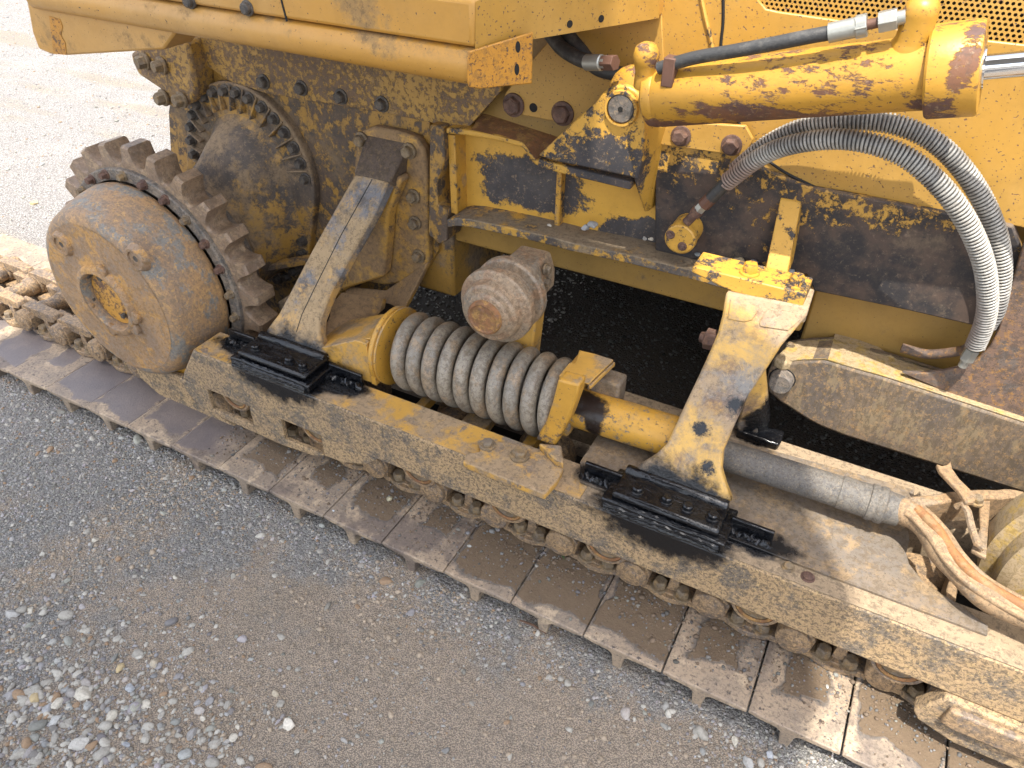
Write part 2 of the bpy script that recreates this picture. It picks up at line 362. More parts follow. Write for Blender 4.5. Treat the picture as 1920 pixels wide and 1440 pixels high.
M['roller'] = patchy('roller_metal', [(.27, .195, .125), (.19, .165, .13), (.24, .15, .09), (.33, .22, .13)], scs=(6, 18, 90), rough=.5, bump=.3, mott=.55, msc=80)
M['rustcap'] = patchy('rust_cap', [(.28, .13, .05), (.20, .09, .04), (.34, .19, .06), (.16, .09, .06)], scs=(12, 30, 90))
M['chain'] = patchy('chain_mud', [(.31, .205, .11), (.23, .16, .10), (.16, .125, .10), (.40, .26, .13)], scs=(8, 22, 70), bump=.4, mott=.65, msc=95, rough=.62)
M['darktube'] = patchy('dark_tube_metal', [(.11, .10, .09), (.14, .125, .105), (.09, .085, .08), (.19, .15, .105)], scs=(8, 30, 110), bump=.6, mott=.5, msc=110)
M['yoke'] = patchy('yoke_rust', [(.29, .195, .11), (.26, .165, .085), (.24, .18, .12), (.33, .215, .115)], scs=(6, 12, 60), bump=.7, mott=.55, msc=95)
M['yokerust'] = patchy('yoke_groove_rust', [(.27, .12, .04), (.22, .095, .035), (.25, .15, .07), (.32, .155, .05)], scs=(8, 20, 60), bump=.5, mott=.3)
M['boltd'] = patchy('dark_bolt', [(.07, .06, .05), (.10, .085, .07), (.055, .05, .05), (.13, .10, .07)], scs=(20, 60, 120), rough=.6)
M['boltg'] = patchy('dusty_bolt', [(.22, .165, .10), (.15, .12, .09), (.28, .18, .08), (.12, .10, .08)], scs=(20, 60, 120))
M['bolty'] = worn('yellow_bolt', thr=.56, sc=60, dustamt=.2)
M['boltr'] = patchy('rusty_bolt', [(.13, .07, .05), (.09, .05, .04), (.17, .09, .055), (.10, .07, .06)], scs=(20, 60, 120))
M['wet'] = patchy('wet_black_paint', [(.004, .0045, .006), (.005, .005, .007), (.004, .004, .005), (.012, .013, .016)], scs=(9, 20, 50), rough=.16, bump=2.4, grit=.15)
def wet_mat():
    t = NT('fresh_black_paint')
    dm = t.ss(t.noise(55, 9, .8), .60, .68); nzz = t.ss(t.sep(t.geo.outputs['Normal'])[2], .2, .9)
    t.lk(t.mix(t.math('MULTIPLY', t.math('MULTIPLY', dm, nzz), .5), (.004, .0045, .006), (.13, .105, .08)), t.bs.inputs['Base Color']); n = t.noise(26, 4, .6, stretch=(.35, 1, 1.4), dist=1.5)
    t.lk(t.mixf(t.ss(t.noise(40, 4, .6), .45, .65), .10, .32), t.bs.inputs['Roughness'])
    bn = t.bump(n, .005, .8); bn = t.bump(t.noise(90, 3, .5), .0008, .7, bn); t.l.new(bn, t.bs.inputs['Normal']); return t.m
M['wet'] = wet_mat()
M['rubber'] = plain('hose_rubber', (.045, .045, .045), .55, 0, .4, 50, 1, dust=(.085, .08, .072))
M['sleeve'] = sleeve_mat()
M['sleeve2'] = plain('hose_guard_rusty', (.34, .31, .28), .45, 0, .3, 20, .3, dust=(.24, .17, .13))
M['zinc'] = plain('zinc_fitting', (.42, .42, .38), .35, .6, .25, 50, .5)
M['copper'] = plain('rusty_fitting', (.15, .075, .05), .6, .2, .35, 50, .8)
M['chrome'] = plain('chrome_rod', (.75, .76, .78), .07, 1.0, .03, 8, .02)
M['void'] = plain('dark_interior', (.012, .011, .010), .9)
M['underside'] = plain('oily_underside', (.03, .024, .018), .8)
M['seam'] = plain('black_seal', (.008, .008, .008), .7)
M['caster'] = plain('shade_caster_sheet', (.35, .36, .37), .5, .3)  # grey for the added, unseen shade caster
def shoe_mat():
    t = NT('shoe_plate'); 
    c = t.mix(t.ss(t.noise(6, 7, .65), .42, .62), (.33, .25, .175), (.24, .19, .145))
    c = t.mix(t.ss(t.noise(16, 8, .7), .50, .62), c, (.44, .34, .235))
    c = t.mix(t.math('MULTIPLY', t.ss(t.noise(2.6, 5, .6), .54, .60), .8), c, (.12, .095, .085))
    c = t.mix(t.math('MULTIPLY', t.ss(t.noise(110, 8, .8), .48, .60), .5), c, (.06, .05, .042))
    c = t.mix(t.math('MULTIPLY', t.ss(t.noise(90, 8, .8, vec=t.mapv(t.pos, (1, 1, 1), (3, 8, 1))), .54, .64), .4), c, (.42, .33, .22))
    c = t.mix(t.ss(t.noise(75, 4, .6), .60, .68), c, (.07, .055, .05))
    oi = t.n.new('ShaderNodeObjectInfo')
    x, y, z = t.sep(t.pos)
    mudn = t.noise(9, 8, .62)
    inx = t.n.new('ShaderNodeTexCoord').outputs['Object']; ox, oy, oz = t.sep(inx)
    # a dried puddle on the inner two thirds of the plate, its outline ragged
    ed = t.math('ADD', t.math('ABSOLUTE', t.math('DIVIDE', t.math('SUBTRACT', ox, .11), .088)), 0.0)
    ey = t.math('ABSOLUTE', t.math('DIVIDE', t.math('SUBTRACT', oy, .17), .115))
    dd = t.math('ADD', t.math('MAXIMUM', ed, ey), t.math('MULTIPLY', t.math('SUBTRACT', mudn, .5), 1.3))
    dd = t.math('ADD', dd, t.math('MULTIPLY', t.math('SUBTRACT', oi.outputs['Random'], .35), .85))
    mud = t.math('MULTIPLY', t.ss(dd, 1.02, .96), t.ss(x, -1.75, -1.55))
    rim = t.math('MULTIPLY', t.ss(dd, 1.12, 1.03), t.math('SUBTRACT', 1.0, mud)); rim = t.math('MULTIPLY', rim, t.ss(x, -1.75, -1.55))
    c = t.mix(t.math('MULTIPLY', rim, .7), c, (.075, .07, .068))
    mc = t.mix(t.noise(60, 6, .7), (.105, .072, .045), (.19, .135, .085))
    c = t.mix(mud, c, mc)
    pol = t.math('MULTIPLY', t.ss(dd, 1.0, .9), t.ss(x, -1.62, -1.8)); c = t.mix(t.math('MULTIPLY', pol, .85), c, t.mix(t.noise(20, 6, .7), (.10, .088, .095), (.17, .145, .14)))
    h = t.math('ADD', t.math('MULTIPLY', mud, t.math('ADD', .8, t.math('MULTIPLY', t.noise(130, 6, .75), 1.6))), t.math('MULTIPLY', t.noise(160, 5, .65), .5))
    t.lk(c, t.bs.inputs['Base Color']); t.lk(t.mixf(pol, t.mixf(mud, .55, .95), .36), t.bs.inputs['Roughness'])
    t.l.new(t.bump(h, .003, .9), t.bs.inputs['Normal']); return t.m
M['shoe'] = shoe_mat()
def ground_mat():
    t = NT('ground_gravel'); x, y, z = t.sep(t.pos)
    v = t.mapv(t.pos, (1, 1, .3))
    cell = t.vor(115, 'F1', 'Color', v); d1 = t.vor(115, 'F1', 'Distance', v)
    cell2 = t.vor(260, 'F1', 'Color', v); d2 = t.vor(260, 'F1', 'Distance', v)
    r1 = t.sep(cell)[0]; r2 = t.sep(cell2)[0]
    g = t.mix(r1, (.22, .21, .195), (.46, .44, .40)); g = t.mix(t.ss(r1, .86, .9), g, (.36, .31, .24))
    g = t.mix(t.math('MULTIPLY', r2, .5), g, (.15, .15, .15))
    dirt = t.mix(t.noise(30, 9, .7), (.34, .265, .195), (.50, .40, .295))
    dirt = t.mix(t.ss(t.noise(4, 5, .6), .45, .7), dirt, (.36, .285, .205))
    dirt = t.mix(t.math('MULTIPLY', t.ss(t.noise(48, 10, .82), .50, .57), .45), dirt, (.14, .115, .09))
    dn = t.math('ADD', t.noise(2.6, 7, .66), t.math('MULTIPLY', t.ss(t.ellip((-.35, -.60, 0), (1.15, .55, 1)), 1.35, .4), .36))
    dm = t.ss(dn, .50, .66)
    fine = t.ss(t.noise(210, 4, .7), .66, .42)
    c = t.mix(t.math('MULTIPLY', dm, .88), g, dirt)
    c = t.mix(t.math('MULTIPLY', t.ss(d2, .35, .62), .55), c, (.055, .05, .047))
    far = t.ss(t.math('SUBTRACT', t.math('MULTIPLY', x, -1.0), t.math('MULTIPLY', y, -.25)), 2.2, 3.2)
    sand = t.mix(t.ss(t.noise(1.6, 5, .6, stretch=(.35, 1.6, 1)), .5, .64), (.42, .415, .395), (.42, .34, .21))
    sand = t.mix(t.ss(d1, .25, .6), sand, (.17, .15, .14)); sand = t.mix(t.math('MULTIPLY', r2, .35), sand, (.26, .24, .22))
    c = t.mix(t.math('MULTIPLY', far, .9), c, sand)
    oil = t.ss(t.ellip((-.5, 1.75, 0), (1.9, 1.55, 1)), 1.15, .85)  # oil stain, with the deep shade under the hull put into its near-black
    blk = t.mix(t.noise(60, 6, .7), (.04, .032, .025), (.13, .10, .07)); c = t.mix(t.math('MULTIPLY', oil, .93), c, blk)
    rs = t.ss(t.noise(7, 6, .65), .69, .73); c = t.mix(t.math('MULTIPLY', rs, .5), c, (.26, .13, .07))
    t.lk(c, t.bs.inputs['Base Color']); t.bs.inputs['Roughness'].default_value = .9
    h = t.math('ADD', t.math('MULTIPLY', t.math('SUBTRACT', 1.0, d1), t.math('SUBTRACT', 1.1, dm)), t.math('MULTIPLY', t.math('SUBTRACT', 1.0, d2), .5))
    h = t.math('ADD', h, t.math('MULTIPLY', t.noise(45, 9, .72), 1.2))
    t.l.new(t.bump(h, .007, 1.0), t.bs.inputs['Normal']); return t.m
M['ground'] = ground_mat()
def stone_mat():
    t = NT('gravel_stone'); a = t.n.new('ShaderNodeAttribute'); a.attribute_name = 'tint'
    c = t.mix(t.math('MULTIPLY', t.ss(t.noise(140, 6, .7), .4, .7), .4), a.outputs['Color'], (.12, .105, .085))
    t.lk(c, t.bs.inputs['Base Color']); t.bs.inputs['Roughness'].default_value = .85
    t.l.new(t.bump(t.noise(160, 7, .7), .002, .9), t.bs.inputs['Normal']); return t.m
M['stone'] = stone_mat()

# ================================================================== GROUND
GZ = .018
def build_ground():
    b = MB(); b.add([(-60, -20, GZ), (60, -20, GZ), (60, 90, GZ), (-60, 90, GZ)], [(0, 1, 2, 3)])
    o = b.build('ground', M['ground'], None, bevel=0); o['kind'] = 'structure'
build_ground()
# ================================================================== TRACK (laid out on the ground)
PITCH = .2155; XJ0 = .0758
track = thing('track_chain', 'rusty muddy crawler track laid out flat under the machine, flat shoes with links on top', 'crawler track', (-.9, .34, 0))
def shoe_mesh():
    p = PITCH; b = MB(); T = .090
    prof = [(.001, T + .001), (.012, T + .004), (.03, T), (.10, T), (p - .03, T), (p - .004, T - .002), (p - .002, T - .012),
            (p - .03, T - .016), (.125, T - .018), (.115, T - .026), (.110, T - .070), (.108, T - .088), (.089, T - .088), (.086, T - .070), (.080, T - .026), (.070, T - .018), (.03, T - .016), (.012, T - .012), (.001, T - .010)]
    b.prism([(x, 0, z) for x, z in prof], (0, .70, 0)); return b
def hexp(b, c, r, h):
    b.cyl((c[0], c[1], c[2] - .002), (c[0], c[1], c[2] + .004), r * 1.3, seg=20)
    b.lathe([(0, r), (h * .8, r), (h, r * .8)], c, (0, 0, 1), 6)
def link_mb(far=False):
    b = MB(); px, qx = .05, .05 + PITCH; mid = (px + qx) / 2 + .004
    Y = (lambda y: .68 - y) if far else (lambda y: y)
    def bx(x0, x1, y0, y1, z0, z1): b.box(x0, x1, *sorted((Y(y0), Y(y1))), z0, z1)
    def pr(pts, y0, y1): b.prism([(x, Y(y0), z) for x, z in pts], (0, Y(y1) - Y(y0), 0))
    pr([(px - .03, .172), (px - .028, .19), (px - .018, .203), (px + .0, .207), (qx - .075, .207), (qx - .052, .200), (qx - .043, .188), (qx - .05, .176), (mid + .03, .170), (mid, .166), (px + .03, .170)], .229, .272)
    b.cyl((px, Y(.194), .149), (px, Y(.274), .149), .044, seg=32, bev=.005)
    pr([(px - .034, .150), (px - .030, .184), (px + .034, .188), (px + .050, .168), (px + .044, .120), (px + .0, .1125)], .206, .262)
    b.cyl((px, Y(.1915), .149), (px, Y(.21), .149), .027, seg=28, bev=.0025)
    b.cyl((px, Y(.189), .149), (px, Y(.21), .149), .018, seg=24, bev=.003)
    b.cyl((qx, Y(.276), .150), (qx, Y(.312), .150), .038, seg=24, bev=.004)
    pr([(qx - .09, .120), (qx - .095, .19), (qx - .03, .186), (qx - .0, .17), (qx, .125), (qx - .04, .105)], .262, .296)
    pr([(mid - .016, .108), (mid - .010, .172), (mid + .012, .172), (mid + .020, .108)], .226, .266)
    pr([(px + .03, .0945), (px + .01, .112), (qx - .035, .116), (qx - .03, .0945)], .212, .30)
    n_ = 12; arc = [(px + .05 + (qx - px - .105) * i / n_, .212 - .014 * math.sin(math.pi * i / n_)) for i in range(n_ + 1)]
    b.prism([(x, Y(y), .0935) for x, y in arc] + [(x, Y(.226), .0935) for x in (arc[-1][0], arc[0][0])], (0, 0, .017))
    if not far: b.cyl((px, .272, .150), (px, .408, .150), .033, seg=24)
    return b
SHOES = []
proto = None
for k in range(-18, 6):
    o = None
    if proto is None:
        o = shoe_mesh().build('track_shoe', M['shoe'], track, bevel=.003, origin=Vector((0, 0, 0)), smooth=25)
        ln = link_mb().build('link', M['chain'], o, bevel=.0028, smooth=26); lf = link_mb(True).build('link', M['chain'], o, bevel=.0028)
        bb = []
        for bxp in (.05 + .076, .05 + .141):
            for yy in (.232, .448):
                t_ = MB(); hexp(t_, (bxp, yy - (.006 if yy < .3 else -.006), .112), .0195, .027); bb.append(t_.build('bolt', M['boltg'], o, bevel=.001))
        proto = (o, [ln, lf] + bb)
    else:
        o = proto[0].copy(); COL.objects.link(o); o.parent = track
        for c in proto[1]:
            c2 = c.copy(); COL.objects.link(c2); c2.parent = o
    o.location = Vector((XJ0 + PITCH * k, 0, random.uniform(-.001, .001))) - ORG[track.name]
    o.rotation_euler = (0, math.radians(random.uniform(-.35, .35)), 0)

# ================================================================== BULLDOZER
dz = thing('bulldozer', 'worn yellow crawler bulldozer with its track taken off, springs, rollers and sprocket bare', 'bulldozer', (-.6, 1.2, 0))
DY = Vector((0, 1, 0))
def slab(name, pts, y, th, mat, parent=None, **k):
    b = MB(); b.prism(PY(y, pts), (0, th, 0)); return b.build(name, mat, parent or dz, **k)
# ---- hull
def build_hull():
    b = MB()
    xr = P(318, 200, y=.745).x
    b.box(xr, -1.19, .745, 2.25, .47, 1.9)                 # transmission case, rear
    h = b.build('rear_case', M['drive'], dz, bevel=.01)
    b = MB(); b.box(-1.187, -.095, .755, 2.25, .68, 1.9); b.box(-.092, 1.9, .80, 2.25, .50, 1.9)
    h = b.build('hull', M['lower'], dz, bevel=.008)
    b = MB(); b.box(-1.18, 1.88, 1.35, 2.24, .45, .675); b.build('belly', M['underside'], dz, bevel=0)
    b = MB(); b.box(-2.2, 2.0, 2.30, 2.86, .02, .62); b.build('far_track_frame', M['underside'], dz, bevel=.01)
    # side plate of the rear case
    sd = slab('side_plate', [(335, 84), (806, 205), (806, 236), (822, 470), (800, 505), (640, 600), (560, 640), (400, 560), (345, 420), (322, 330), (316, 210)], .725, .03, M['hull'])
    # bolted skirt
    sk = slab('skirt_plate', [(352, 60), (500, 80), (945, 110), (938, 172), (874, 244), (716, 211), (500, 176), (430, 152), (385, 122), (360, 98)], .700, .018, M['skirt'])
    for u, v in ((495, 153), (566, 165), (640, 181), (717, 195)): bolt(sk, P(u, v, y=.70), (0, -1, 0), .018, .022, M['boltd'])
    # dark narrow plate at the rear edge, with mounting lug
    rl = slab('rear_bracket', [(243, 100), (300, 70), (350, 78), (360, 120), (368, 172), (362, 192), (330, 205), (312, 198), (300, 168), (258, 140), (248, 118)], .64, .09, M['skirt'], bevel=.012)
    for u, v in ((272, 115), (303, 123), (307, 183), (341, 187)): bolt(rl, P(u, v, y=.635), (-.2, -1, 0), .021, .03, M['boltg'])
    # post between the rear case and the main frame
    po = slab('post', [(806, 234), (831, 238), (834, 300), (819, 344), (821, 384), (839, 396), (838, 452), (824, 458), (803, 440)], .665, .09, M['hull'], bevel=.004)
    # ---- recessed main frame side
    rc = slab('frame_side', [(836, 244), (880, 243), (985, 268), (1012, 300), (1225, 330), (1240, 470), (1100, 462), (975, 430), (842, 405)], .742, .012, M['recess'], bevel=.001)
    def ribbon(name, px, y0, y1, th, mat, parent, bevel=.004):
        b = MB(); pts = PY(y0, px); low = [p - Vector((0, 0, th)) for p in pts]
        n = len(pts); D = Vector((0, y1 - y0, 0))
        for i in range(n - 1):
            pass
        ring = pts + low[::-1]; b.prism(ring, D); return b.build(name, mat, parent, bevel=bevel)
    ribbon('flange', [(836, 240), (878, 244), (930, 253), (980, 266), (1003, 298), (1016, 303)], .665, .742, .016, M['bracket'], rc)
    ribbon('flange', [(1008, 298), (1060, 312), (1120, 326), (1183, 341)], .60, .742, .022, M['bracket'], rc)
    led = [(838, 412), (855, 409), (880, 411), (925, 420), (975, 431), (1030, 444), (1075, 456), (1180, 478), (1290, 505), (1360, 525), (1430, 542), (1512, 560)]
    ribbon('ledge', led, .640, .748, .026, M['ledge'], rc, bevel=.003)
    b = MB(); a = P(1050, 318, y=.72); c = P(1047, 425, y=.72); b.box(a.x - .008, a.x + .008, .715, .745, c.z, a.z); b.build('rib', M['yellow'], rc)
    b = MB(); a = P(851, 250, y=.70); c = P(858, 398, y=.70); b.box(a.x - .012, a.x + .012, .685, .745, c.z, a.z); b.build('rib', M['yellow'], rc)
    # sloping brown pocket above the flange
    b = MB(); q = [P(884, 243, y=.665), P(980, 266, y=.665), P(1005, 299, y=.665), P(1062, 262, y=.755), P(1050, 248, y=.775), P(905, 205, y=.775)]
    b.add(q, [(0, 1, 2, 3, 4, 5)]); b.build('pocket', M['rustcap'], rc, bevel=0)
    # black painted beam on the right
    bm_ = slab('side_beam', [(1228, 250), (1405, 282), (1432, 318), (1520, 352), (1700, 386), (1825, 410), (1900, 425), (1935, 520), (1935, 640), (1830, 612), (1700, 582), (1527, 546), (1512, 515), (1400, 505), (1290, 485), (1228, 470)], .70, .05, M['beam'], bevel=.004)
    b = MB(); a = P(1490, 378, y=.66); c = P(1450, 512, y=.62)
    q = [P(1478, 378, y=.70), P(1462, 376, y=.70), P(1437, 512, y=.60), P(1468, 520, y=.60)]
    b.prism([P(1463, 372, y=.695), P(1502, 380, y=.695), P(1475, 520, y=.60), P(1434, 508, y=.60)], (0, .06, .01)); b.build('gusset', M['bracket'], bm_)
    # step in the yellow side sheet with bolts
    up = slab('bolted_plate', [(946, 176), (1000, 110), (1060, 40), (1240, 10), (1250, 240), (1180, 250), (1062, 232), (948, 210)], .712, .03, M['hood'])
    for u, v in ((963, 197), (1055, 213)): bolt(up, P(u, v, y=.71), (0, -1, 0), .024, .022, M['boltr'])
    b = MB(); a = P(1000, 202, y=.7115); b.cyl(a, a + DY * .002, .012); b.build('hole', M['void'], up, bevel=0)
    lp = slab('hinge_plate', [(1205, 225), (1398, 236), (1412, 262), (1396, 294), (1240, 272), (1205, 262)], .690, .012, M['hood'])
    for u, v in ((1277, 255), (1372, 272)): bolt(lp, P(u, v, y=.69), (0, -1, 0), .019, .024, M['boltr'])
build_hull()
# ---- hood side with perforated grille
def build_hood():
    Y0 = .716
    za = P(1600, 70, y=Y0).z
    pts = PY(Y0, [(1240, -160), (1408, -160), (1422, 0), (1436, 17), (1460, 22), (1640, 48), (1800, 70), (1925, 84), (2100, 112), (2100, 480), (1920, 428), (1800, 402), (1600, 362), (1500, 345), (1430, 318), (1398, 275), (1386, 232), (1240, 235)])
    b = MB(); b.prism(pts, (0, .02, 0)); hd = b.build('hood_side', M['hood'], dz, bevel=.003)
    s = MB(); s.tube(spline(PY(Y0 - .001, [(1356, -20), (1356, 40), (1352, 80), (1352, 125)]), 6), .0035, 6); s.build('seam', M['seam'], hd, bevel=0)
    s = MB(); s.tube(spline(PY(Y0 - .001, [(1383, 225), (1400, 258), (1425, 288), (1470, 322), (1530, 352)]), 6), .0035, 6); s.build('seam', M['seam'], hd, bevel=0)
    s = MB(); s.tube(spline(PY(Y0 - .002, [(1312, -20), (1322, 30), (1332, 70), (1336, 95)]), 6), .005, 6); s.build('seam', M['bracket'], hd, bevel=0)
    # perforated sheet: hexagonal cells, each with a real hole
    g = MB(); c0 = P(1416, -30, y=Y0 + .006); c1 = P(2060, -30, y=Y0 + .006)
    x0, x1 = -.40, .34; z0, z1 = 1.395, 1.66; d = .0104; r = .0036; vs = []; fs = []
    row = 0; z = z0
    while z < z1:
        x = x0 + (d / 2 if row % 2 else 0)
        while x < x1:
            o = len(vs)
            R = d / math.sqrt(3)
            for k in range(6):
                a = math.radians(60 * k + 30); vs.append((x + R * math.cos(a), Y0 + .006, z + R * math.sin(a)))
            for k in range(6):
                a = math.radians(60 * k + 30); vs.append((x + r * math.cos(a), Y0 + .006, z + r * math.sin(a)))
            for k in range(6):
                a = math.radians(60 * k + 30); vs.append((x + r * math.cos(a), Y0 + .009, z + r * math.sin(a)))
            for k in range(6):
                k2 = (k + 1) % 6; fs.append((o + k, o + k2, o + 6 + k2, o + 6 + k)); fs.append((o + 6 + k, o + 6 + k2, o + 12 + k2, o + 12 + k))
            x += d
        z += d * math.sqrt(3) / 2; row += 1
    g.add(vs, fs); g.build('grille', M['hood'], hd, bevel=0, smooth=20)
    b = MB(); b.box(-.45, .40, Y0 + .0205, Y0 + .022, 1.38, 1.72); b.build('dark_core', M['void'], hd, bevel=0)
build_hood()
# ---- fender
def build_fender():
    FY = .25
    a = P(42, -40, y=FY); zt = P(640, 58, y=FY).z; zb = P(640, 125, y=FY).z
    xl = P(50, 5, y=FY).x; xr = P(884, 130, y=FY).x
    b = MB()
    sec = [(.07, zt - zb), (.028, zt - zb), (.012, (zt - zb) - .006), (.002, (zt - zb) - .024), (0, (zt - zb) * .5), (.003, .02), (.014, .006), (.03, 0), (.07, 0)]
    rings = []
    for x, dx in ((xl, 0), (xr, 0)):
        rings.append([Vector((x, FY + yy, zb + zz)) for yy, zz in sec])
    b.loft(rings); fe = b.build('fender', M['fender'], dz, bevel=0, smooth=50)
    # box above the tube: front face, bevelled corner, diagonal side
    p0 = P(887, 97, y=FY + .012); p1 = P(1236, 36, y=.70); zt2 = P(889, 5, y=FY + .012).z
    z0 = p0.z
    b = MB(); b.prism([(xl + .25, FY + .012, zt + .003), (p0.x, FY + .012, zt + .003), (p1.x, .700, zt + .003), (p1.x, 1.2, zt + .003), (xl + .25, 1.2, zt + .003)], (0, 0, zt2 - zt))
    bx = b.build('fender_box', M['fender'], dz, bevel=.008)
    dgn = Vector((p1.x - p0.x, .70 - FY - .012, 0)); nrm = Vector((dgn.y, -dgn.x, 0)).normalized()
    def onside(u, v): return Ppl(u, v, p0 + nrm * .0015, nrm)
    b = MB(); b.prism([onside(891, 92), onside(1236, 34), onside(1236, -120), onside(892, 3)], -nrm * .001)
    b.build('side_sheet', M['hood'], bx, bevel=0)
    for u, v in ((1068, 45), (1127, 35)):
        c = onside(u, v); b = MB(); b.cyl(c - nrm * .004, c + nrm * .0012, .0075, seg=20); b.build('hole', M['void'], bx, bevel=0)
    # welded seam lines on the front face
    b = MB(); b.tube([P(520, -30, y=FY + .0115), P(538, 40, y=FY + .0115)], .0025, 6); b.build('seam', M['seam'], bx, bevel=0)
    bolt(bx, P(464, 15, y=FY + .011), (0, -1, 0), .013, .014, M['boltd'], style='round'); bolt(bx, P(356, 2, y=FY + .011), (0, -1, 0), .013, .014, M['boltd'], style='round')
    # orange end plate with two slots
    q0 = Vector((xr, FY + .004, 0)); d2 = Vector((.22, .30, 0)).normalized(); n2 = Vector((d2.y, -d2.x, 0))
    def on2(u, v): return Ppl(u, v, q0 + n2 * .001, n2)
    b = MB(); b.prism([on2(878, 97), on2(1000, 60), on2(998, 157), on2(900, 167), on2(880, 164), on2(876, 150)], -n2 * .006)
    ep = b.build('end_plate', M['orange'], fe)
    for u, v in ((971, 88), (969, 130)):
        b = MB(); ring = [on2(u + 4.5 * math.cos(t * math.pi / 8), v + 11 * math.sin(t * math.pi / 8)) + n2 * .0008 for t in range(16)]
        b.prism(ring, -n2 * .002); b.build('slot', M['void'], ep, bevel=0)
    # rear bumper sheet hanging under the tube
    b = MB(); b.prism(PY(.275, [(42, -40), (60, 60), (72, 92), (95, 102), (125, 104), (306, 93), (330, 60), (310, 20), (150, -20)]), (0, .10, 0)); b.build('rear_sheet', M['fender'], fe, bevel=.006)
    b = MB(); b.prism(PY(.2735, [(92, 30), (112, 36), (117, 50), (114, 66), (122, 80), (124, 103), (100, 101)]), (0, .001, 0)); b.build('bright_edge', M['orange'], fe, bevel=0)
build_fender()
# ---- final drive, sprocket, hub
AX, AZ = -2.13, .51
def circ(cx, cz, r, y, n=48): return [Vector((cx + r * math.cos(2 * math.pi * k / n), y, cz + r * math.sin(2 * math.pi * k / n))) for k in range(n)]
def build_drive():
    b = MB(); cA = (-1.985, .79, .285); cB = (-2.05, .60, .29)
    def pear(y, k):
        n = 64; out = []
        for i in range(n):
            a = 2 * math.pi * i / n; dx, dz_ = math.cos(a), math.sin(a)
            c = cA if (dx * (cA[0] - cB[0]) + dz_ * (cA[1] - cB[1])) > 0 else cB
            out.append(Vector((c[0] + dx * c[2] * k, y, c[1] + dz_ * c[2] * k)))
        return out
    b.loft([pear(.726, 1), pear(.700, 1), pear(.694, .985)])
    fl = b.build('drive_flange', M['drive'], dz, bevel=.003)
    b = MB(); ring = []
    def rr(cx, cz, r, y):
        return [Vector((cx + r * math.cos(2 * math.pi * i / 64), y, cz + r * math.sin(2 * math.pi * i / 64))) for i in range(64)]
    def mixr(r1, r2, t, y):
        out = []
        for a, c in zip(r1, r2):
            v = a.lerp(c, t); out.append(Vector((v.x, y, v.z)))
        return out
    def drop(y, ct, rt, cb, rb):
        out = []
        for i in range(72):
            a = 2 * math.pi * i / 72; dx, dz_ = math.cos(a), math.sin(a)
            c, r = max(((ct, rt), (cb, rb)), key=lambda q: q[0][0] * dx + q[0][1] * dz_ + q[1])
            out.append(Vector((c[0] + dx * r, y, c[1] + dz_ * r)))
        return out
    b.loft([drop(.696, (-1.985, .80), .175, (-2.02, .60), .235), drop(.680, (-1.985, .80), .155, (-2.02, .60), .222), drop(.655, (-1.985, .80), .140, (-2.03, .59), .215),
            drop(.62, (-1.99, .785), .132, (-2.04, .575), .21), drop(.590, (-2.0, .75), .128, (-2.06, .56), .212), drop(.565, (-2.03, .69), .135, (-2.09, .53), .222),
            drop(.545, (-2.08, .60), .18, (-2.12, .515), .245), drop(.532, (-2.12, .52), .255, (AX, AZ), .262), drop(.52, (AX, AZ + .001), .27, (AX, AZ), .27), drop(.50, (AX, AZ + .001), .27, (AX, AZ), .27)])
    hs = b.build('drive_housing', M['drive'], dz, bevel=.0, smooth=60)
    b = MB(); b.lathe([(0, .30), (.02, .305), (.028, .292), (.035, .292), (.042, .300), (.055, .300), (.06, .287), (.075, .283)], (AX, .44, AZ), (0, 1, 0), 64); b.build('seal_ring', M['ring'], hs, bevel=0, smooth=30)
    # radial fins and bolts round the flange
    for i in range(22):
        a = math.radians(-68 + i * 11.8); dx, dz_ = math.cos(a), math.sin(a)
        c = cA if dz_ > -.1 else cB
        rB = c[2] * .905
        if i % 1 == 0: bolt(fl, (c[0] + dx * rB, .694, c[1] + dz_ * rB), (0, -1, 0), .0155, .024, M['boltd'])
        a2 = a + math.radians(5.9); dx, dz_ = math.cos(a2), math.sin(a2)
        s = MB(); t1 = Vector((dx, 0, dz_)); nn = Vector((-dz_, 0, dx))
        base = Vector((c[0], .694, c[1]))
        O_ = base + t1 * c[2] * .97; I_ = base + t1 * c[2] * .70
        s.add([O_ + nn * .004, O_ - nn * .004, I_ - nn * .006, I_ + nn * .006, O_ + nn * .003 - DY * .006, O_ - nn * .003 - DY * .006, I_ - nn * .003 - DY * .026, I_ + nn * .003 - DY * .026], [(0, 1, 2, 3), (7, 6, 5, 4), (0, 4, 5, 1), (1, 5, 6, 2), (2, 6, 7, 3), (3, 7, 4, 0)])
        if a2 < math.radians(200): s.build('fin', M['drive'], fl, bevel=.004)
    # long web low on the right of the housing
    s = MB(); s.prism([Vector((-1.88, .60, .50)), Vector((-1.745, .694, .52)), Vector((-1.74, .694, .50)), Vector((-1.88, .60, .475))], (0, -.03, -.01)); s.build('web', M['drive'], hs, bevel=.004)
    # sprocket teeth
    n = 25; pts = []
    for i in range(n):
        for j in range(14):
            p = j / 14; a = 2 * math.pi * (i + p + .12) / n
            q = abs(p - .5)
            if q > .34: r = .444
            else: r = .444 - .060 * (1 - (q / .34) ** 2) ** .6
            pts.append(Vector((AX + r * math.cos(a), 0, AZ + r * math.sin(a))))
    b = MB(); N = len(pts); inner = [Vector((AX + .34 * math.cos(2 * math.pi * (k / 14 + .12) / n), 0, AZ + .34 * math.sin(2 * math.pi * (k / 14 + .12) / n))) for k in range(N)]
    ins = [Vector((AX, 0, AZ)) + (p - Vector((AX, 0, AZ))) * .985 for p in pts]
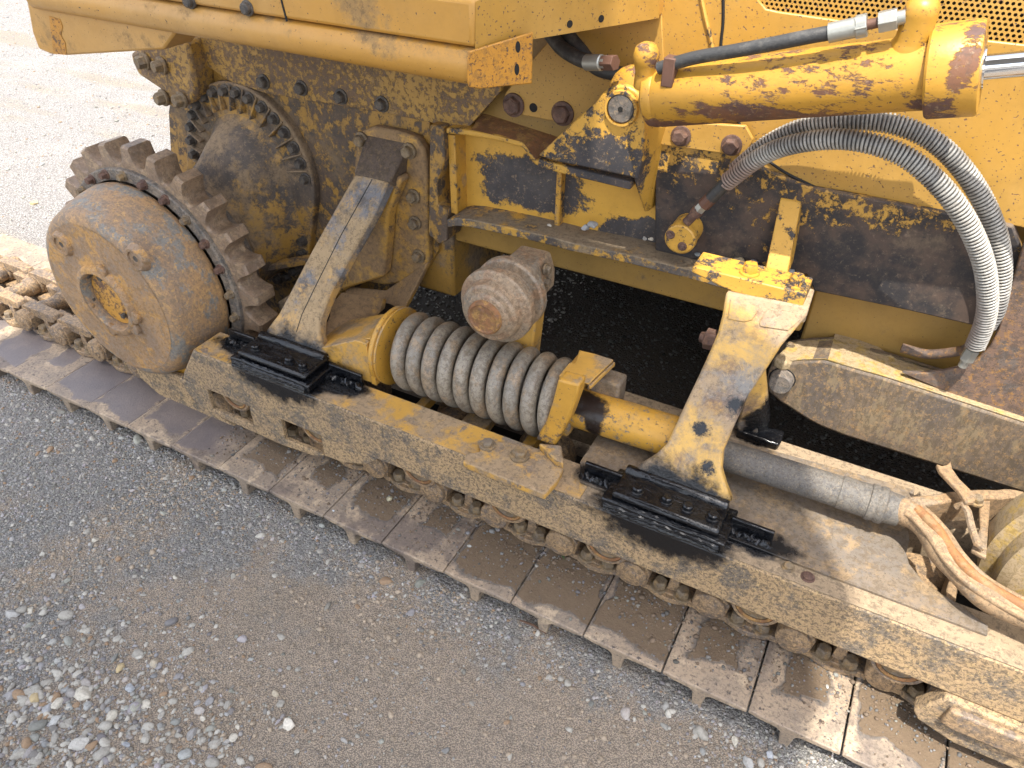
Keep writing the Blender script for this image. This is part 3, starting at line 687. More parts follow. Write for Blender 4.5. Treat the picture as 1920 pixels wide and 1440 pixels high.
    L = [[v + DY * .338 for v in inner], [v + DY * .338 for v in ins], [v + DY * .346 for v in pts], [v + DY * .418 for v in pts], [v + DY * .426 for v in ins], [v + DY * .426 for v in inner]]
    b.loft(L, cap=False); sp = b.build('sprocket', M['tooth'], dz, bevel=0, smooth=28)
    # bolt ring, one piece per three teeth
    b = MB(); b.lathe([(0, .334), (0, .366), (.004, .371), (.024, .372), (.024, .34)], (AX, .322, AZ), (0, 1, 0), 72, cap=False); rg = b.build('bolt_ring', M['ring'], sp, bevel=0)
    for i in range(25):
        a = 2 * math.pi * (i + .3) / 25
        bolt(sp, (AX + .353 * math.cos(a), .322, AZ + .353 * math.sin(a)), (0, -1, 0), .0125, .022, M['boltr'] if i % 3 else M['boltg'])
    b = MB(); b.lathe([(0, .345), (.03, .345), (.035, .32), (.05, .30)], (AX, .400, AZ), (0, 1, 0), 64); b.build('sprocket_rear', M['ring'], sp, bevel=0)
    for i in range(16):
        a = 2 * math.pi * i / 16; bolt(sp, (AX + .322 * math.cos(a), .434, AZ + .322 * math.sin(a)), (math.cos(a), .3, math.sin(a)), .013, .02, M['boltd'])
    # planetary hub cover
    b = MB(); b.lathe([(.0, .001), (.0, .098), (-.034, .101), (-.038, .105), (-.038, .118), (-.032, .124), (-.022, .128), (-.018, .16), (-.018, .262), (-.015, .276), (-.007, .289), (.004, .297), (.02, .303), (.06, .316), (.11, .328), (.15, .333), (.165, .330), (.170, .322), (.175, .28)], (AX, .150, AZ), (0, 1, 0), 96)
    hb = b.build('hub_cover', M['hub'], dz, bevel=0, smooth=50)
    b = MB(); b.lathe([(0, .001), (0, .25)], (AX, .1312, AZ), (0, 1, 0), 64, cap=False)
    # the face has its own mottling
    b = MB(); b.lathe([(-.0395, .1045), (-.0395, .1185), (-.033, .1248), (-.0228, .1285), (-.019, .16), (-.019, .262)], (AX, .150, AZ), (0, 1, 0), 96, cap=False)
    b.build('hub_face', M['hubface'], hb, bevel=0, smooth=50)
    b = MB(); b.cyl((AX, .144, AZ), (AX, .1495, AZ), .093, seg=48, bev=.002); cp = b.build('cover_plate', M['cap'], hb, bevel=0)
    for u, v in ((192, 520), (177, 560), (235, 590), (168, 515)):
        bolt(cp, P(u, v, y=.143), (0, -1, 0), .010, .013, M['boltd'], washer=False)
    for ang in (75, 325, 350, 205, 255):      # lugs round the ring
        a = math.radians(ang); b = MB()
        c = Vector((AX + .122 * math.cos(a), .112, AZ + .122 * math.sin(a)))
        b.cyl(c, c + DY * .02, .024, seg=24, bev=.006); b.build('lug', M['hubface'], hb, bevel=0)
    for u, v in ((112, 460), (251, 487)):
        c = P(u, v, y=.118); b = MB(); b.lathe([(.020, .046), (.006, .040), (0, .034), (0, .026), (.005, .025), (.005, .010), (.012, .009)], c, (0, 1, 0), 32, cap=False); b.build('plug', M['hubface'], hb, bevel=0)
        b = MB(); b.cyl(c + DY * .006, c + DY * .012, .02); b.build('plug_core', M['boltd'], hb, bevel=0)
build_drive()
# ---- track frame
def build_frame():
    b = MB()
    b.prism([(x, .13, z) for x, z in ((-1.885, .275), (-1.868, .31), (-1.785, .43), (2.4, .43), (2.4, .275))], (0, .115, 0))
    fr = b.build('track_frame', M['frame'], dz, bevel=.007)
    for xa, xb, mm in ((-1.78, -.45, M['frametop']), (-.449, 2.4, M['railtan'])):
        b = MB(); b.prism([(x, .132, .4305) for x in (xa, xb)] + [(x, .245, .4305) for x in (xb, xa)], (0, 0, .003)); b.build('rail_top', mm, fr, bevel=.001)
    b = MB(); b.box(-1.75, 2.4, .48, .60, .28, .43); b.build('inner_rail', M['railtan'], fr, bevel=.006)
    for x0, x1 in ((-1.06, -1.03), (-.90, -.82), (-.70, -.665)):
        b = MB(); b.box(x0, x1, .246, .479, .345, .375); b.build('cross_member', M['yellow'], fr)
    b = MB(); b.box(-1.78, 2.3, .246, .479, .215, .225); b.build('bottom_plate', M['underside'], fr, bevel=0)
    # skirt with roller windows at the rear
    Z = .2748
    g = MB()
    for pts in ([(-1.905, .262), (-1.90, Z), (-1.775, Z), (-1.775, .183), (-1.86, .192)], [(-1.59, Z), (-1.46, Z), (-1.46, .1895), (-1.59, .186)],
                [(-1.30, Z), (-1.09, Z), (-1.13, .235), (-1.23, .196), (-1.30, .193)], [(-1.8595, .1918), (-1.302, .1928), (-1.35, .170), (-1.48, .158), (-1.70, .164), (-1.80, .172)]):
        g.prism([(x, .131, z) for x, z in pts], (0, .018, 0))
    g.build('roller_guard', M['frame'], fr, bevel=.003)
    g = MB(); g.prism(PY(.175, [(246, 672), (285, 690), (345, 708), (360, 752), (440, 800), (530, 838), (512, 846), (400, 806), (300, 742), (262, 708)]), (0, .02, 0)); g.build('chain_guide', M['frame'], fr, bevel=.004)
    g = MB(); g.prism(PY(.2, [(282, 684), (350, 676), (352, 706), (335, 712), (290, 700)]), (0, .05, 0)); g.build('guide_block', M['yellow'], fr, bevel=.004)
    # wide plate over the frame at the front with its torch-cut edge
    g = MB(); px = [(1100, 845), (1150, 858), (1400, 905), (1700, 995)]
    ed = [(.285, .50), (.262, .47), (.255, .445), (.262, .42), (.285, .405), (.290, .375), (.287, .33), (.297, .300), (.33, .262), (.40, .235), (.46, .205)]
    poly = [(-.50, .247), (-.50, .50)] + [(.285, .56)] + ed
    g.prism([(x, y, .4345) for x, y in poly] + [(.46, .18, .4345), (-.47, .18, .4345)], (0, 0, .007)); g.build('top_plate', M['plate'], fr, bevel=.001)
    # guard block under the front of the frame
    g = MB(); g.prism([(x, .115, z) for x, z in ((.415, .165), (.40, .19), (.44, .2747), (2.3, .2747), (2.3, .15), (.50, .135))], (0, .04, 0)); g.build('front_guard', M['frame'], fr, bevel=.006)
    g = MB(); g.prism([(x, .098, z) for x, z in ((.45, .21), (.455, .262), (2.3, .262), (2.3, .215), (.475, .20))], (0, .02, 0)); g.build('guard_bar', M['chain'], fr, bevel=.006)
    # bolted lug beside the spring
    zz = .456; g = MB(); g.prism([P(u, v, z=zz) for u, v in ((903, 822), (960, 830), (1018, 842), (1052, 846), (1056, 880), (1044, 902), (1022, 926), (960, 902), (868, 866), (874, 850), (900, 846))], (0, 0, -.0225))
    lg = g.build('spring_lug', M['frametop'], fr, bevel=.004)
    g = MB(); g.prism([P(1010, 842, z=zz), P(1052, 846, z=zz), P(1056, 880, z=zz), P(1040, 872, z=zz)], (0, 0, .022)); g.build('upstand', M['frametop'], lg, bevel=.004)
    bolt(lg, P(974, 854, z=.459), (0, 0, 1), .020, .02, M['boltg']); bolt(lg, P(914, 834, z=.459), (0, 0, 1), .017, .014, M['boltg'])
    # small bolt marks on the frame top at the right foot
    bolt(fr, (.055, .165, .434), (0, 0, 1), .012, .01, M['boltg']); bolt(fr, (.10, .158, .434), (0, 0, 1), .012, .008, M['boltr'], style='round')
build_frame()
for xr_ in (-1.685, -1.345, -.965, -.672, -.375, .018, .345, .68, 1.0):
    b = MB(); b.lathe([(0, .050), (0, .058), (.006, .063), (.03, .063), (.05, .08), (.06, .088), (.10, .088), (.11, .074), (.23, .074), (.24, .088), (.28, .088), (.30, .06)], (xr_, .158, .262), (0, 1, 0), 40, cap=False)
    r_ = b.build('track_roller', M['chain'], dz, bevel=0, smooth=40)
    b = MB(); b.lathe([(0, .040), (-.004, .043), (-.004, .047), (0, .050)], (xr_, .160, .262), (0, 1, 0), 36, cap=False); b.build('lip_ring', M['rustcap'], r_, bevel=0, smooth=60)
    b = MB(); b.cyl((xr_, .162, .262), (xr_, .172, .262), .0405, seg=32); b.build('end_cap', M['boltg'], r_, bevel=0)
# ---- recoil spring and its seats
SY, SZ = .37, .512
def build_spring():
    x0, x1 = -1.125, -.612; n = 9.8; pts = []; Rm, rw = .0965, .0222
    for i in range(int(n * 40) + 1):
        t = i / 40; a = 2 * math.pi * t - 1.2
        pts.append(Vector((x0 + (x1 - x0) * (t / n), SY + Rm * math.cos(a), SZ + Rm * math.sin(a))))
    b = MB(); b.tube(pts, rw, 18); sp = b.build('recoil_spring', M['spring'], dz, bevel=0, smooth=80)
    b = MB(); b.cyl((-1.18, SY, SZ), (-.6, SY, SZ), .045, seg=32); b.build('guide_rod', M['darktube'], sp, bevel=0)
    b = MB(); b.lathe([(0, .112), (.008, .120), (.02, .120), (.024, .114), (.027, .121), (.034, .121), (.036, .105)], (-1.186, SY, SZ), (1, 0, 0), 64)
    b.prism([(-1.186, y, z) for y, z in ((.262, .431), (.478, .431), (.478, .51), (.262, .51))], (.018, 0, 0))
    se = b.build('rear_seat', M['yellow'], dz, bevel=.0)
    b = MB(); b.prism([(-1.45, .262, .434), (-1.1865, .262, .434), (-1.1865, .262, .575), (-1.225, .262, .575), (-1.45, .262, .455)], (0, .02, 0))
    b.prism([(-1.45, .284, .450), (-1.1865, .284, .575), (-1.1865, .284, .583), (-1.45, .284, .460)], (0, .17, 0)); b.build('gusset', M['frametop'], se)
    b = MB(); b.lathe([(0, .108), (.02, .110), (.022, .07), (.05, .062)], (-.628, SY, SZ), (1, 0, 0), 48); fs = b.build('front_seat', M['darktube'], dz, bevel=0)
    b = MB(); b.prism(PY(.245, [(1046, 712), (1086, 722), (1082, 745), (1068, 785), (1052, 815), (1040, 838), (1004, 824), (1024, 790), (1036, 752)]), (0, .045, 0)); b.build('clamp_arm', M['yellow'], fs, bevel=.006)
    b = MB(); b.box(-.606, -.565, .31, .44, .44, .640); b.build('clamp_block', M['frametop'], fs, bevel=.012)
    b = MB(); b.prism([P(1048, 708, z=.655), P(1068, 683, z=.655), P(1078, 686, z=.655), P(1086, 660, z=.655), P(1112, 666, z=.655), P(1150, 678, z=.655), P(1104, 722, z=.655)], (0, 0, .007))
    a = P(1104, 722, z=.655); c = P(1150, 678, z=.655); e = (c - a).normalized(); f_ = Vector((e.y, -e.x, 0))
    b.prism([a, c, c + f_ * .006, a + f_ * .006], (0, 0, -.012)); b.build('top_cap', M['frametop'], fs, bevel=.002)
    b = MB(); b.box(-.55, -.465, .395, .455, .50, .605); b.build('lock_block', M['plate'], fs, bevel=.008)
    b = MB(); b.lathe([(0, .066), (.012, .066), (.016, .058), (.02, .055), (.30, .055), (.305, .051)], (-.590, SY, .508), (1, 0, .035), 48); tb = b.build('recoil_tube', M['tube'], dz, bevel=0, smooth=35)
    b = MB(); b.lathe([(0, .038), (.395, .038), (.397, .040), (.46, .040), (.462, .0435), (.470, .044), (.478, .041), (.486, .0445), (.495, .044), (.50, .038), (.53, .036)], (-.285, SY, .512), (1, 0, .022), 48)
    b.build('push_rod', M['darktube'], dz, bevel=0, smooth=30)
build_spring()
# ---- rear and front struts
def build_strut(name, mat, px, A, B, foot, thick, bolts, bars):
    d = (Vector(B) - Vector(A)).normalized(); n = Vector((1, 0, 0)).cross(d).normalized()
    if n.z < 0: n = -n
    b = MB(); b.prism([Ppl(u, v, A, n) for u, v in px], -n * thick)
    st = b.build(name, mat, dz, bevel=.007, smooth=30)
    x0, x1, y0, y1 = foot
    b = MB(); b.prism([(x0, y0, .462), (x1, y0, .462), (x1, y1 + .01, .462), (x0, y1 + .01, .462)], (0, 0, .020)); b.build('foot', M['wet'], st, bevel=.008)
    b = MB(); b.cyl((x0 + .004, y1 + .004, .478), (x1 - .004, y1 + .004, .478), .016, seg=20, bev=.003); b.build('bend', M['wet'], st, bevel=0)
    b = MB()
    b.prism([(x0 - .02, y0 - .012, .434), (x1 + .02, y0 - .012, .434), (x1 + .02, y1 + .02, .434), (x0 - .02, y1 + .02, .434)], (0, 0, .0275)); b.build('foot_block', M['wet'], st, bevel=.006, sub=5, wob=.003, wsc=25)
    for (a0, a1, yy, h) in bars:
        b = MB(); b.box(a0, a1, yy, yy + .010, .434, .434 + h); b.build('angle_bar', M['wet'], st)
        b = MB(); b.tube([Vector((a0 + (a1 - a0) * t / 24, yy - .012 - .006 * math.sin(t * 1.7), .438 + .004 * math.sin(t * 2.3))) for t in range(25)], [.010 + .003 * math.sin(t * 2.9) for t in range(25)], 10); b.build('weld', M['wet'], st, bevel=0)
    for yo, zo, rr_ in ((-.010, .445, .008), (-.004, .456, .006), (-.014, .437, .007)):
        b = MB(); b.tube([Vector((x0 - .01 + (x1 - x0 + .02) * t / 40, y0 + yo + .003 * mnoise.noise(Vector((t * .9, yo * 90, 0))), zo + .003 * mnoise.noise(Vector((t * .8, 7, yo * 50))))) for t in range(41)], [rr_ + .003 * mnoise.noise(Vector((t * .7, 3, yo * 30))) for t in range(41)], 8); b.build('weld', M['wet'], st, bevel=0)
    for u, v in bolts: bolt(st, P(u, v, z=.482), (0, 0, 1), .013, .014, M['wet'], style='round')
    return st, n
st1, n1 = build_strut('rear_strut', M['arm1'], [(488, 634), (505, 610), (522, 588), (537, 560), (585, 468), (640, 370), (665, 326), (700, 330), (729, 341), (702, 400), (652, 488), (618, 552), (600, 598), (598, 625), (605, 645), (614, 670)],
            (0, .25, .482), (0, .60, .913), (-1.60, -1.335, .145, .245), .040, [(480, 653), (543, 677), (569, 688)], [(-1.72, -1.61, .228, .04), (-1.32, -1.20, .235, .04)])
_c = MB(); _c.tube([Ppl(u, v, (0, .25, .482), n1) for u, v in ((698, 336), (640, 440), (590, 540), (566, 590), (556, 622))], .0014, 6); _c.build('seam', M['seam'], st1, bevel=0)
def build_rear_mount():
    b = MB(); e = (0, .25, .482)
    ringA = [Ppl(u, v, (0, .25, .482), n1) for u, v in ((663, 328), (731, 343))]
    q = [ringA[0] - n1 * .042, ringA[1] - n1 * .042, ringA[1] + n1 * .003, ringA[0] + n1 * .003]
    t = [P(672, 300, y=.70), P(765, 322, y=.70), P(770, 262, y=.70), P(690, 246, y=.70)]
    b.loft([q, t]); b.build('mount_neck', M['neck'], st1, bevel=.008)
    hp = slab('mount_plate', [(668, 262), (678, 246), (700, 238), (745, 246), (780, 258), (795, 280), (800, 310), (803, 492), (765, 530), (720, 535), (645, 520), (640, 480), (660, 380), (665, 300)], .690, .034, M['mount'], st1, bevel=.008)
    for u, v in ((678, 262), (767, 283)): bolt(st1, P(u, v, y=.686), (0, -1, 0), .0185, .024, M['boltg'])
    for u, v in ((775, 368), (778, 418), (697, 458), (785, 480)): bolt(st1, P(u, v, y=.686), (0, -1, 0), .0175, .022, M['boltg'])
    slab('gusset_rim', [(600, 560), (640, 470), (700, 380), (745, 330), (752, 340), (728, 400), (722, 480), (718, 520), (655, 540), (640, 548), (618, 600)], .63, .05, M['mount'], st1, bevel=.01)
    b = MB(); q = [P(640, 536, y=.655), P(722, 545, y=.665), P(803, 490, y=.690), P(752, 592, y=.585), P(712, 608, y=.56), P(655, 560, y=.62)]
    b.prism(q, (0, .02, -.01)); b.build('lower_gusset', M['mount'], st1, bevel=.004)
    b = MB(); q = [P(600, 596, y=.38), P(640, 548, y=.52), P(718, 560, y=.56), P(712, 596, y=.54), P(665, 634, y=.40), P(614, 670, y=.30)]
    b.prism(q, (0, .02, -.012)); wb = b.build('web', M['mount'], st1, bevel=.004)
    b = MB(); ring = [P(610, 610, y=.37) , P(618, 588, y=.38), P(624, 575, y=.40), P(622, 592, y=.385), P(615, 606, y=.375)]
    b.prism([p - DY * .012 for p in ring], (0, .002, 0)); b.build('hole', M['void'], wb, bevel=0)
    b = MB(); b.box(-1.40, -1.27, .53, .60, .4302, .475); b.build('inner_foot', M['wet'], st1, bevel=.01, sub=4, wob=.01, wsc=22)
build_rear_mount()
st2, n2_ = build_strut('front_strut', M['arm2'], [(1184, 895), (1190, 882), (1200, 870), (1228, 853), (1250, 832), (1262, 806), (1287, 752), (1312, 700), (1330, 660), (1345, 625), (1354, 590), (1361, 547), (1430, 558), (1517, 575), (1512, 592), (1490, 618), (1464, 648), (1437, 690), (1402, 740), (1370, 810), (1355, 848), (1352, 880), (1360, 908), (1373, 942)],
            (0, .235, .482), (0, .47, .90), (-.375, -.108, .145, .235), .036, [(1195, 920), (1289, 953), (1336, 970), (1250, 938)], [(-.475, -.365, .215, .042), (-.095, .005, .212, .04)])
def build_front_mount():
    z1 = .944
    b = MB(); zb = P(1510, 570, y=.49).z
    x0 = P(1300, 490, y=.485).x; x1 = P(1513, 547, y=.485).x
    b.prism([(x0, .485, z1), (x1, .485, z1), (x1, .485, z1 - .04), (x0 + .10, .485, z1 - .04), (x0, .485, z1 - .016)], (0, .085, 0)); cb = b.build('clamp_bar', M['bracket'], st2, bevel=.003)
    b = MB(); b.box(x0 + .09, x1 - .012, .497, .56, z1 - .062, z1 - .041); b.build('pad', M['yellow'], st2)
    for u, v in ((1405, 512), (1492, 534)): bolt(st2, P(u, v, z=z1), (0, 0, 1), .0175, .026, M['bolty'], spin=.3)
    b = MB(); q = [Ppl(u, v, (0, .235, .482), n2_) for u, v in ((1361, 548), (1517, 576), (1514, 592), (1358, 566))]; b.prism([q[0] - n2_ * .004, q[1] - n2_ * .004, q[1] - n2_ * .004 + Vector((-.004, .10, -.005)), q[0] - n2_ * .004 + Vector((.004, .10, -.005))], (0, 0, -.045)); b.build('head_block', M['arm2'], st2, bevel=.005)
    b = MB(); b.prism([P(1366, 556, y=.455), P(1420, 562, y=.455), P(1418, 582, y=.445), P(1405, 592, y=.438), P(1366, 588, y=.44)], n2_ * .003)
    b = MB(); q = [P(1400, 740, y=.50), P(1432, 690, y=.50), P(1438, 745, y=.56), P(1442, 785, y=.585), P(1437, 822, y=.60), P(1425, 848, y=.60), P(1395, 838, y=.58), P(1380, 800, y=.54)]
    b.prism(q, (0, .02, .004)); b.build('inner_leg', M['arm2'], st2, bevel=.006)
    b = MB(); c = P(1413, 812, y=.575); b.cyl(c, c + Vector((0, 0, .055)), .011, seg=16, bev=.002); b.build('stud', M['boltd'], st2, bevel=0)
    b = MB(); b.box(-.17, -.055, .55, .60, .4302, .46); b.build('inner_foot', M['wet'], st2, bevel=.01, sub=4, wob=.008, wsc=25)
    b = MB(); c = P(1345, 640, y=.52); b.lathe([(0, .014), (.012, .016), (.014, .028), (.05, .028)], c + Vector((-.045, 0, 0)), (1, 0, 0), 6); b.build('nut', M['boltr'], st2)
    # shallow stiffening pads pressed in the head
    A = (0, .235, .482)
    for px in ([(1370, 562), (1420, 571), (1424, 580), (1410, 600), (1396, 604), (1364, 598)], [(1440, 578), (1500, 590), (1502, 598), (1478, 620), (1425, 612), (1424, 604)]):
        b = MB(); b.prism([Ppl(u, v, A, n2_) for u, v in px], n2_ * .003); b.build('pad', M['arm2'], st2, bevel=.0025)
build_front_mount()
# ---- carrier roller
def build_carrier():
    cx, cz = -.797, .783
    b = MB(); b.lathe([(0, .040), (.004, .056), (.011, .060), (.013, .073), (.020, .079), (.045, .085), (.050, .099), (.055, .104), (.074, .104), (.079, .099), (.083, .080), (.116, .078), (.120, .097), (.126, .102), (.146, .102), (.152, .095), (.158, .06)], (cx, .272, cz), (0, 1, 0), 80)
    cr = b.build('carrier_roller', M['roller'], dz, bevel=0.0012, smooth=16)
    b = MB(); b.lathe([(.003, .001), (.003, .036), (0, .040), (.002, .045), (.007, .047), (.02, .048)], (cx, .260, cz), (0, 1, 0), 40, cap=True); b.build('end_cap', M['rustcap'], cr, bevel=0)
    b = MB(); b.cyl((cx, .262, cz), (cx, .2615, cz), .024, seg=32)
    b = MB(); b.prism([(-.862, .425, .79), (-.842, .425, .848), (-.752, .425, .850), (-.735, .425, .80), (-.735, .425, .745), (-.862, .425, .745)], (0, .13, 0)); br = b.build('roller_bracket', M['roller'], dz, bevel=.010)
    b = MB(); b.prism([(-.86, .45, .744), (-.737, .45, .744), (-.76, .45, .431), (-.83, .45, .431)], (0, .06, 0)); b.build('post', M['frametop'], br, bevel=.006)
    for z in (.83, .79): bolt(br, (-.735, .49, z), (1, 0, 0), .012, .014, M['boltg'])
build_carrier()
# ---- blade lift cylinder
def build_cylinder():
    a = P(1224, 183, y=.545); c = P(1742, 136, y=.52)
    d = (c - a).normalized(); L = (c - a).length
    b = MB(); b.lathe([(-.012, .035), (-.010, .052), (-.004, .060), (.012, .063), (.018, .061), (.022, .063), (L, .065)], a, d, 64)
    cy = b.build('lift_cylinder', M['cyl'], dz, bevel=0, smooth=35)
    b = MB(); b.lathe([(-.003, .064), (0, .078), (.004, .081), (.078, .081), (.083, .078), (.084, .05)], c, d, 64); cl = b.build('gland', M['cyl'], cy, bevel=0, smooth=35)
    b = MB(); b.lathe([(0, .036), (.008, .036), (.008, .0215), (.9, .0215)], c + d * .080, d, 48); b.build('rod', M['chrome'], cy, bevel=0, smooth=35)
    up = Vector((0, 0, 1))
    # ports
    pb = c - d * .045; b = MB(); b.lathe([(.045, .036), (.066, .031), (.07, .029), (.115, .029), (.128, .027), (.138, .020), (.143, .008)], pb, (0, -.25, 1), 32); b.build('port_boss', M['cyl'], cy, bevel=0, smooth=50)
    b = MB(); b.lathe([(.03, .030), (.055, .026), (.06, .024), (.085, .027), (.10, .0275), (.115, .022), (.123, .008)], a + d * .002 + Vector((-.014, 0, 0)), (-.05, -.3, 1), 32); b.build('port_boss', M['cyl'], cy, bevel=0, smooth=50)
    # hose along the top
    hp = [P(1235, 128, y=.50), P(1300, 109, y=.495), P(1380, 95, y=.485), P(1450, 82, y=.48), P(1520, 68, y=.478), P(1560, 61, y=.478)]
    b = MB(); b.tube(spline(hp, 8), .0132, 16); hs = b.build('top_hose', M['rubber'], cy, bevel=0)
    e0 = P(1554, 62, y=.478); e1 = P(1610, 50, y=.48); dd = (e1 - e0).normalized()
    b = MB(); b.lathe([(0, .0175), (.045, .0175), (.047, .020), (.062, .020)], e0, dd, 6 if False else 20); b.lathe([(.045, .021), (.064, .021)], e0, dd, 6); b.build('hose_end', M['zinc'], cy, bevel=0)
    b = MB(); b.cyl(e0 + dd * .06, e0 + dd * .10, .009); b.build('pipe', M['copper'], cy, bevel=0)
    b = MB(); b.lathe([(.082, .019), (.112, .019)], e0, dd, 6); b.cyl(e0 + dd * .11, e0 + dd * .125, .012); b.build('nut', M['zinc'], cy, bevel=.001)
    k0 = P(1252, 122, y=.50); b = MB(); b.box(k0.x - .006, k0.x + .020, k0.y - .016, k0.y + .016, k0.z - .04, k0.z + .018); b.build('hose_clip', M['copper'], cy)
    # hoses running in from behind
    b = MB(); b.tube(spline([P(1030, 62, y=.66), P(1055, 92, y=.64), P(1090, 112, y=.61), P(1120, 118, y=.59)], 8), .017, 16); b.build('rear_hose', M['rubber'], cy, bevel=0)
    b = MB(); b.tube(spline([P(1060, 60, y=.68), P(1085, 90, y=.67), P(1120, 128, y=.66), P(1180, 142, y=.66)], 8), .017, 16); b.build('rear_hose', M['rubber'], cy, bevel=0)
    f0 = P(1100, 117, y=.595); f1 = P(1178, 118, y=.56); dd = (f1 - f0).normalized()
    b = MB(); b.lathe([(0, .018), (.045, .018), (.047, .0155), (.06, .0155)], f0, dd, 20); b.build('hose_end', M['zinc'], cy, bevel=0)
    b = MB(); b.lathe([(.05, .0175), (.085, .0175)], f0, dd, 6); b.build('nut', M['copper'], cy, bevel=.001)
    # pin bracket
    fr = [(1008, 292), (1040, 262), (1080, 225), (1122, 184)]
    cpx = (1163, 205)
    arcp = [(1163 + 45 * math.cos(math.radians(t)), 205 - 45 * math.sin(math.radians(t))) for t in range(150, -10, -12)]
    pts = fr[:3] + [(1119, 190)] + arcp + [(1208, 260), (1204, 300), (1196, 338), (1183, 333), (1100, 315), (1040, 303)]
    pb_ = slab('pin_bracket', pts, .585, .03, M['bracket'], bevel=.005)
    b = MB(); q = P(1163, 205, y=.575); b.lathe([(0, .034), (0, .040), (.004, .042), (.02, .042)], q, (0, 1, 0), 40, cap=False); b.build('pin_collar', M['bracket'], pb_, bevel=0)
    b = MB(); b.lathe([(0, .006), (.0, .030), (.004, .0335), (.02, .0335)], q + Vector((0, .001, 0)), (0, 1, 0), 36); b.build('pin', M['ring'], pb_, bevel=0)
    b = MB(); b.cyl(q - DY * .0005, q + DY * .002, .006); b.build('grease_hole', M['void'], pb_, bevel=0)
    b = MB(); q2 = P(1180, 180, y=.60); b.ball(q2 + Vector((.0, .03, 0)), .062, sc=(1, .55, 1)); b.build('rod_eye', M['cyl'], cy, bevel=0, smooth=60)
    # rib behind, narrowing downward
    b = MB(); b.prism([P(1206, 215, y=.60), P(1240, 238, y=.66), P(1242, 260, y=.69), P(1218, 395, y=.70), P(1208, 398, y=.70), P(1188, 338, y=.60), P(1203, 290, y=.59)], (.004, .04, 0)); b.build('rib', M['bracket'], pb_, bevel=.004)
build_cylinder()
# ---- corrugated hoses
def build_hoses():
    def corr(name, pts, r, mat, parent, pitch=.0080):
        pts = spline(pts, 24); d = [0]
        for i in range(1, len(pts)): d.append(d[-1] + (pts[i] - pts[i - 1]).length)
        L = d[-1]; j = 0; n = int(L / pitch * 18); out = []; u = None
        for k in range(n + 1):
            s_ = L * k / n
            while j < len(d) - 2 and d[j + 1] < s_: j += 1
            t = (s_ - d[j]) / max(1e-9, d[j + 1] - d[j]); p = pts[j].lerp(pts[j + 1], t); tg = (pts[j + 1] - pts[j]).normalized()
            if u is None: u = frame_of(tg)[1]
            u = (u - tg * u.dot(tg)).normalized(); w = tg.cross(u); a = 2 * math.pi * k / 18
            out.append(p + (u * math.cos(a) + w * math.sin(a)) * (r - .0027))
        b = MB(); b.tube(pts, r - .0040, 20); inner = b.build(name, M['rubber'], parent, bevel=0, smooth=70)
        b = MB(); b.tube(out, .0028, 8); b.build('guard_wrap', mat, inner, bevel=0, smooth=80); return inner
    sw = MB(); c = P(1274, 450, y=.625); sw.lathe([(0, .001), (0, .036), (.003, .040), (.018, .041), (.02, .038), (.085, .038)], c, (0, 1, .05), 40, cap=False)
    s = sw.build('swivel_fitting', M['bracket'], dz, bevel=0)
    for u, v in ((1257, 440), (1279, 462)): bolt(s, P(u, v, y=.624), (0, -1, 0), .009, .010, M['boltr'])
    a = P(1292, 412, y=.64); b_ = P(1366, 338, y=.635); dd = (b_ - a).normalized(); L = (b_ - a).length
    b = MB(); b.lathe([(-.01, .012), (.02, .012), (.022, .0155), (.038, .0155)], a, dd, 12); b.build('elbow', M['boltr'], s, bevel=0)
    b = MB(); b.lathe([(.036, .014), (.056, .014)], a, dd, 6); b.build('nut', M['zinc'], s, bevel=0)
    b = MB(); b.lathe([(.055, .0165), (.082, .0165)], a, dd, 8); b.build('ferrule', M['copper'], s, bevel=0)
    b = MB(); b.cyl(a + dd * .08, b_, .0155, seg=20); b.build('hose_stub', M['rubber'], s, bevel=0)
    corr('corrugated_hose', [P(1362, 342, y=.635), P(1430, 292, y=.61), P(1500, 268, y=.58), P(1590, 262, y=.56), P(1680, 285, y=.55), P(1750, 335, y=.55), P(1806, 405, y=.56), P(1842, 485, y=.58), P(1852, 555, y=.60), P(1846, 605, y=.62), P(1828, 650, y=.64)], .0215, M['sleeve'], dz)
    corr('corrugated_hose', [P(1376, 322, y=.665), P(1440, 270, y=.66), P(1510, 238, y=.65), P(1590, 226, y=.64), P(1680, 234, y=.64), P(1760, 272, y=.64), P(1825, 345, y=.65), P(1866, 430, y=.66), P(1878, 505, y=.67), P(1868, 575, y=.68), P(1850, 610, y=.68)], .0215, M['sleeve'], dz)
    e = P(1824, 655, y=.645); b = MB(); b.lathe([(0, .016), (.03, .016)], e, (-.1, 0, -1), 6); b.cyl(e + Vector((0, 0, .01)), e + Vector((-.005, 0, -.05)), .010); b.build('hose_end', M['zinc'], dz, bevel=0)
    b = MB(); b.tube(spline([P(1690, 652, y=.74), P(1740, 664, y=.74), P(1800, 658, y=.72), P(1818, 650, y=.70)], 8), .012, 12); b.build('steel_pipe', M['upright'], dz, bevel=0)
build_hoses()
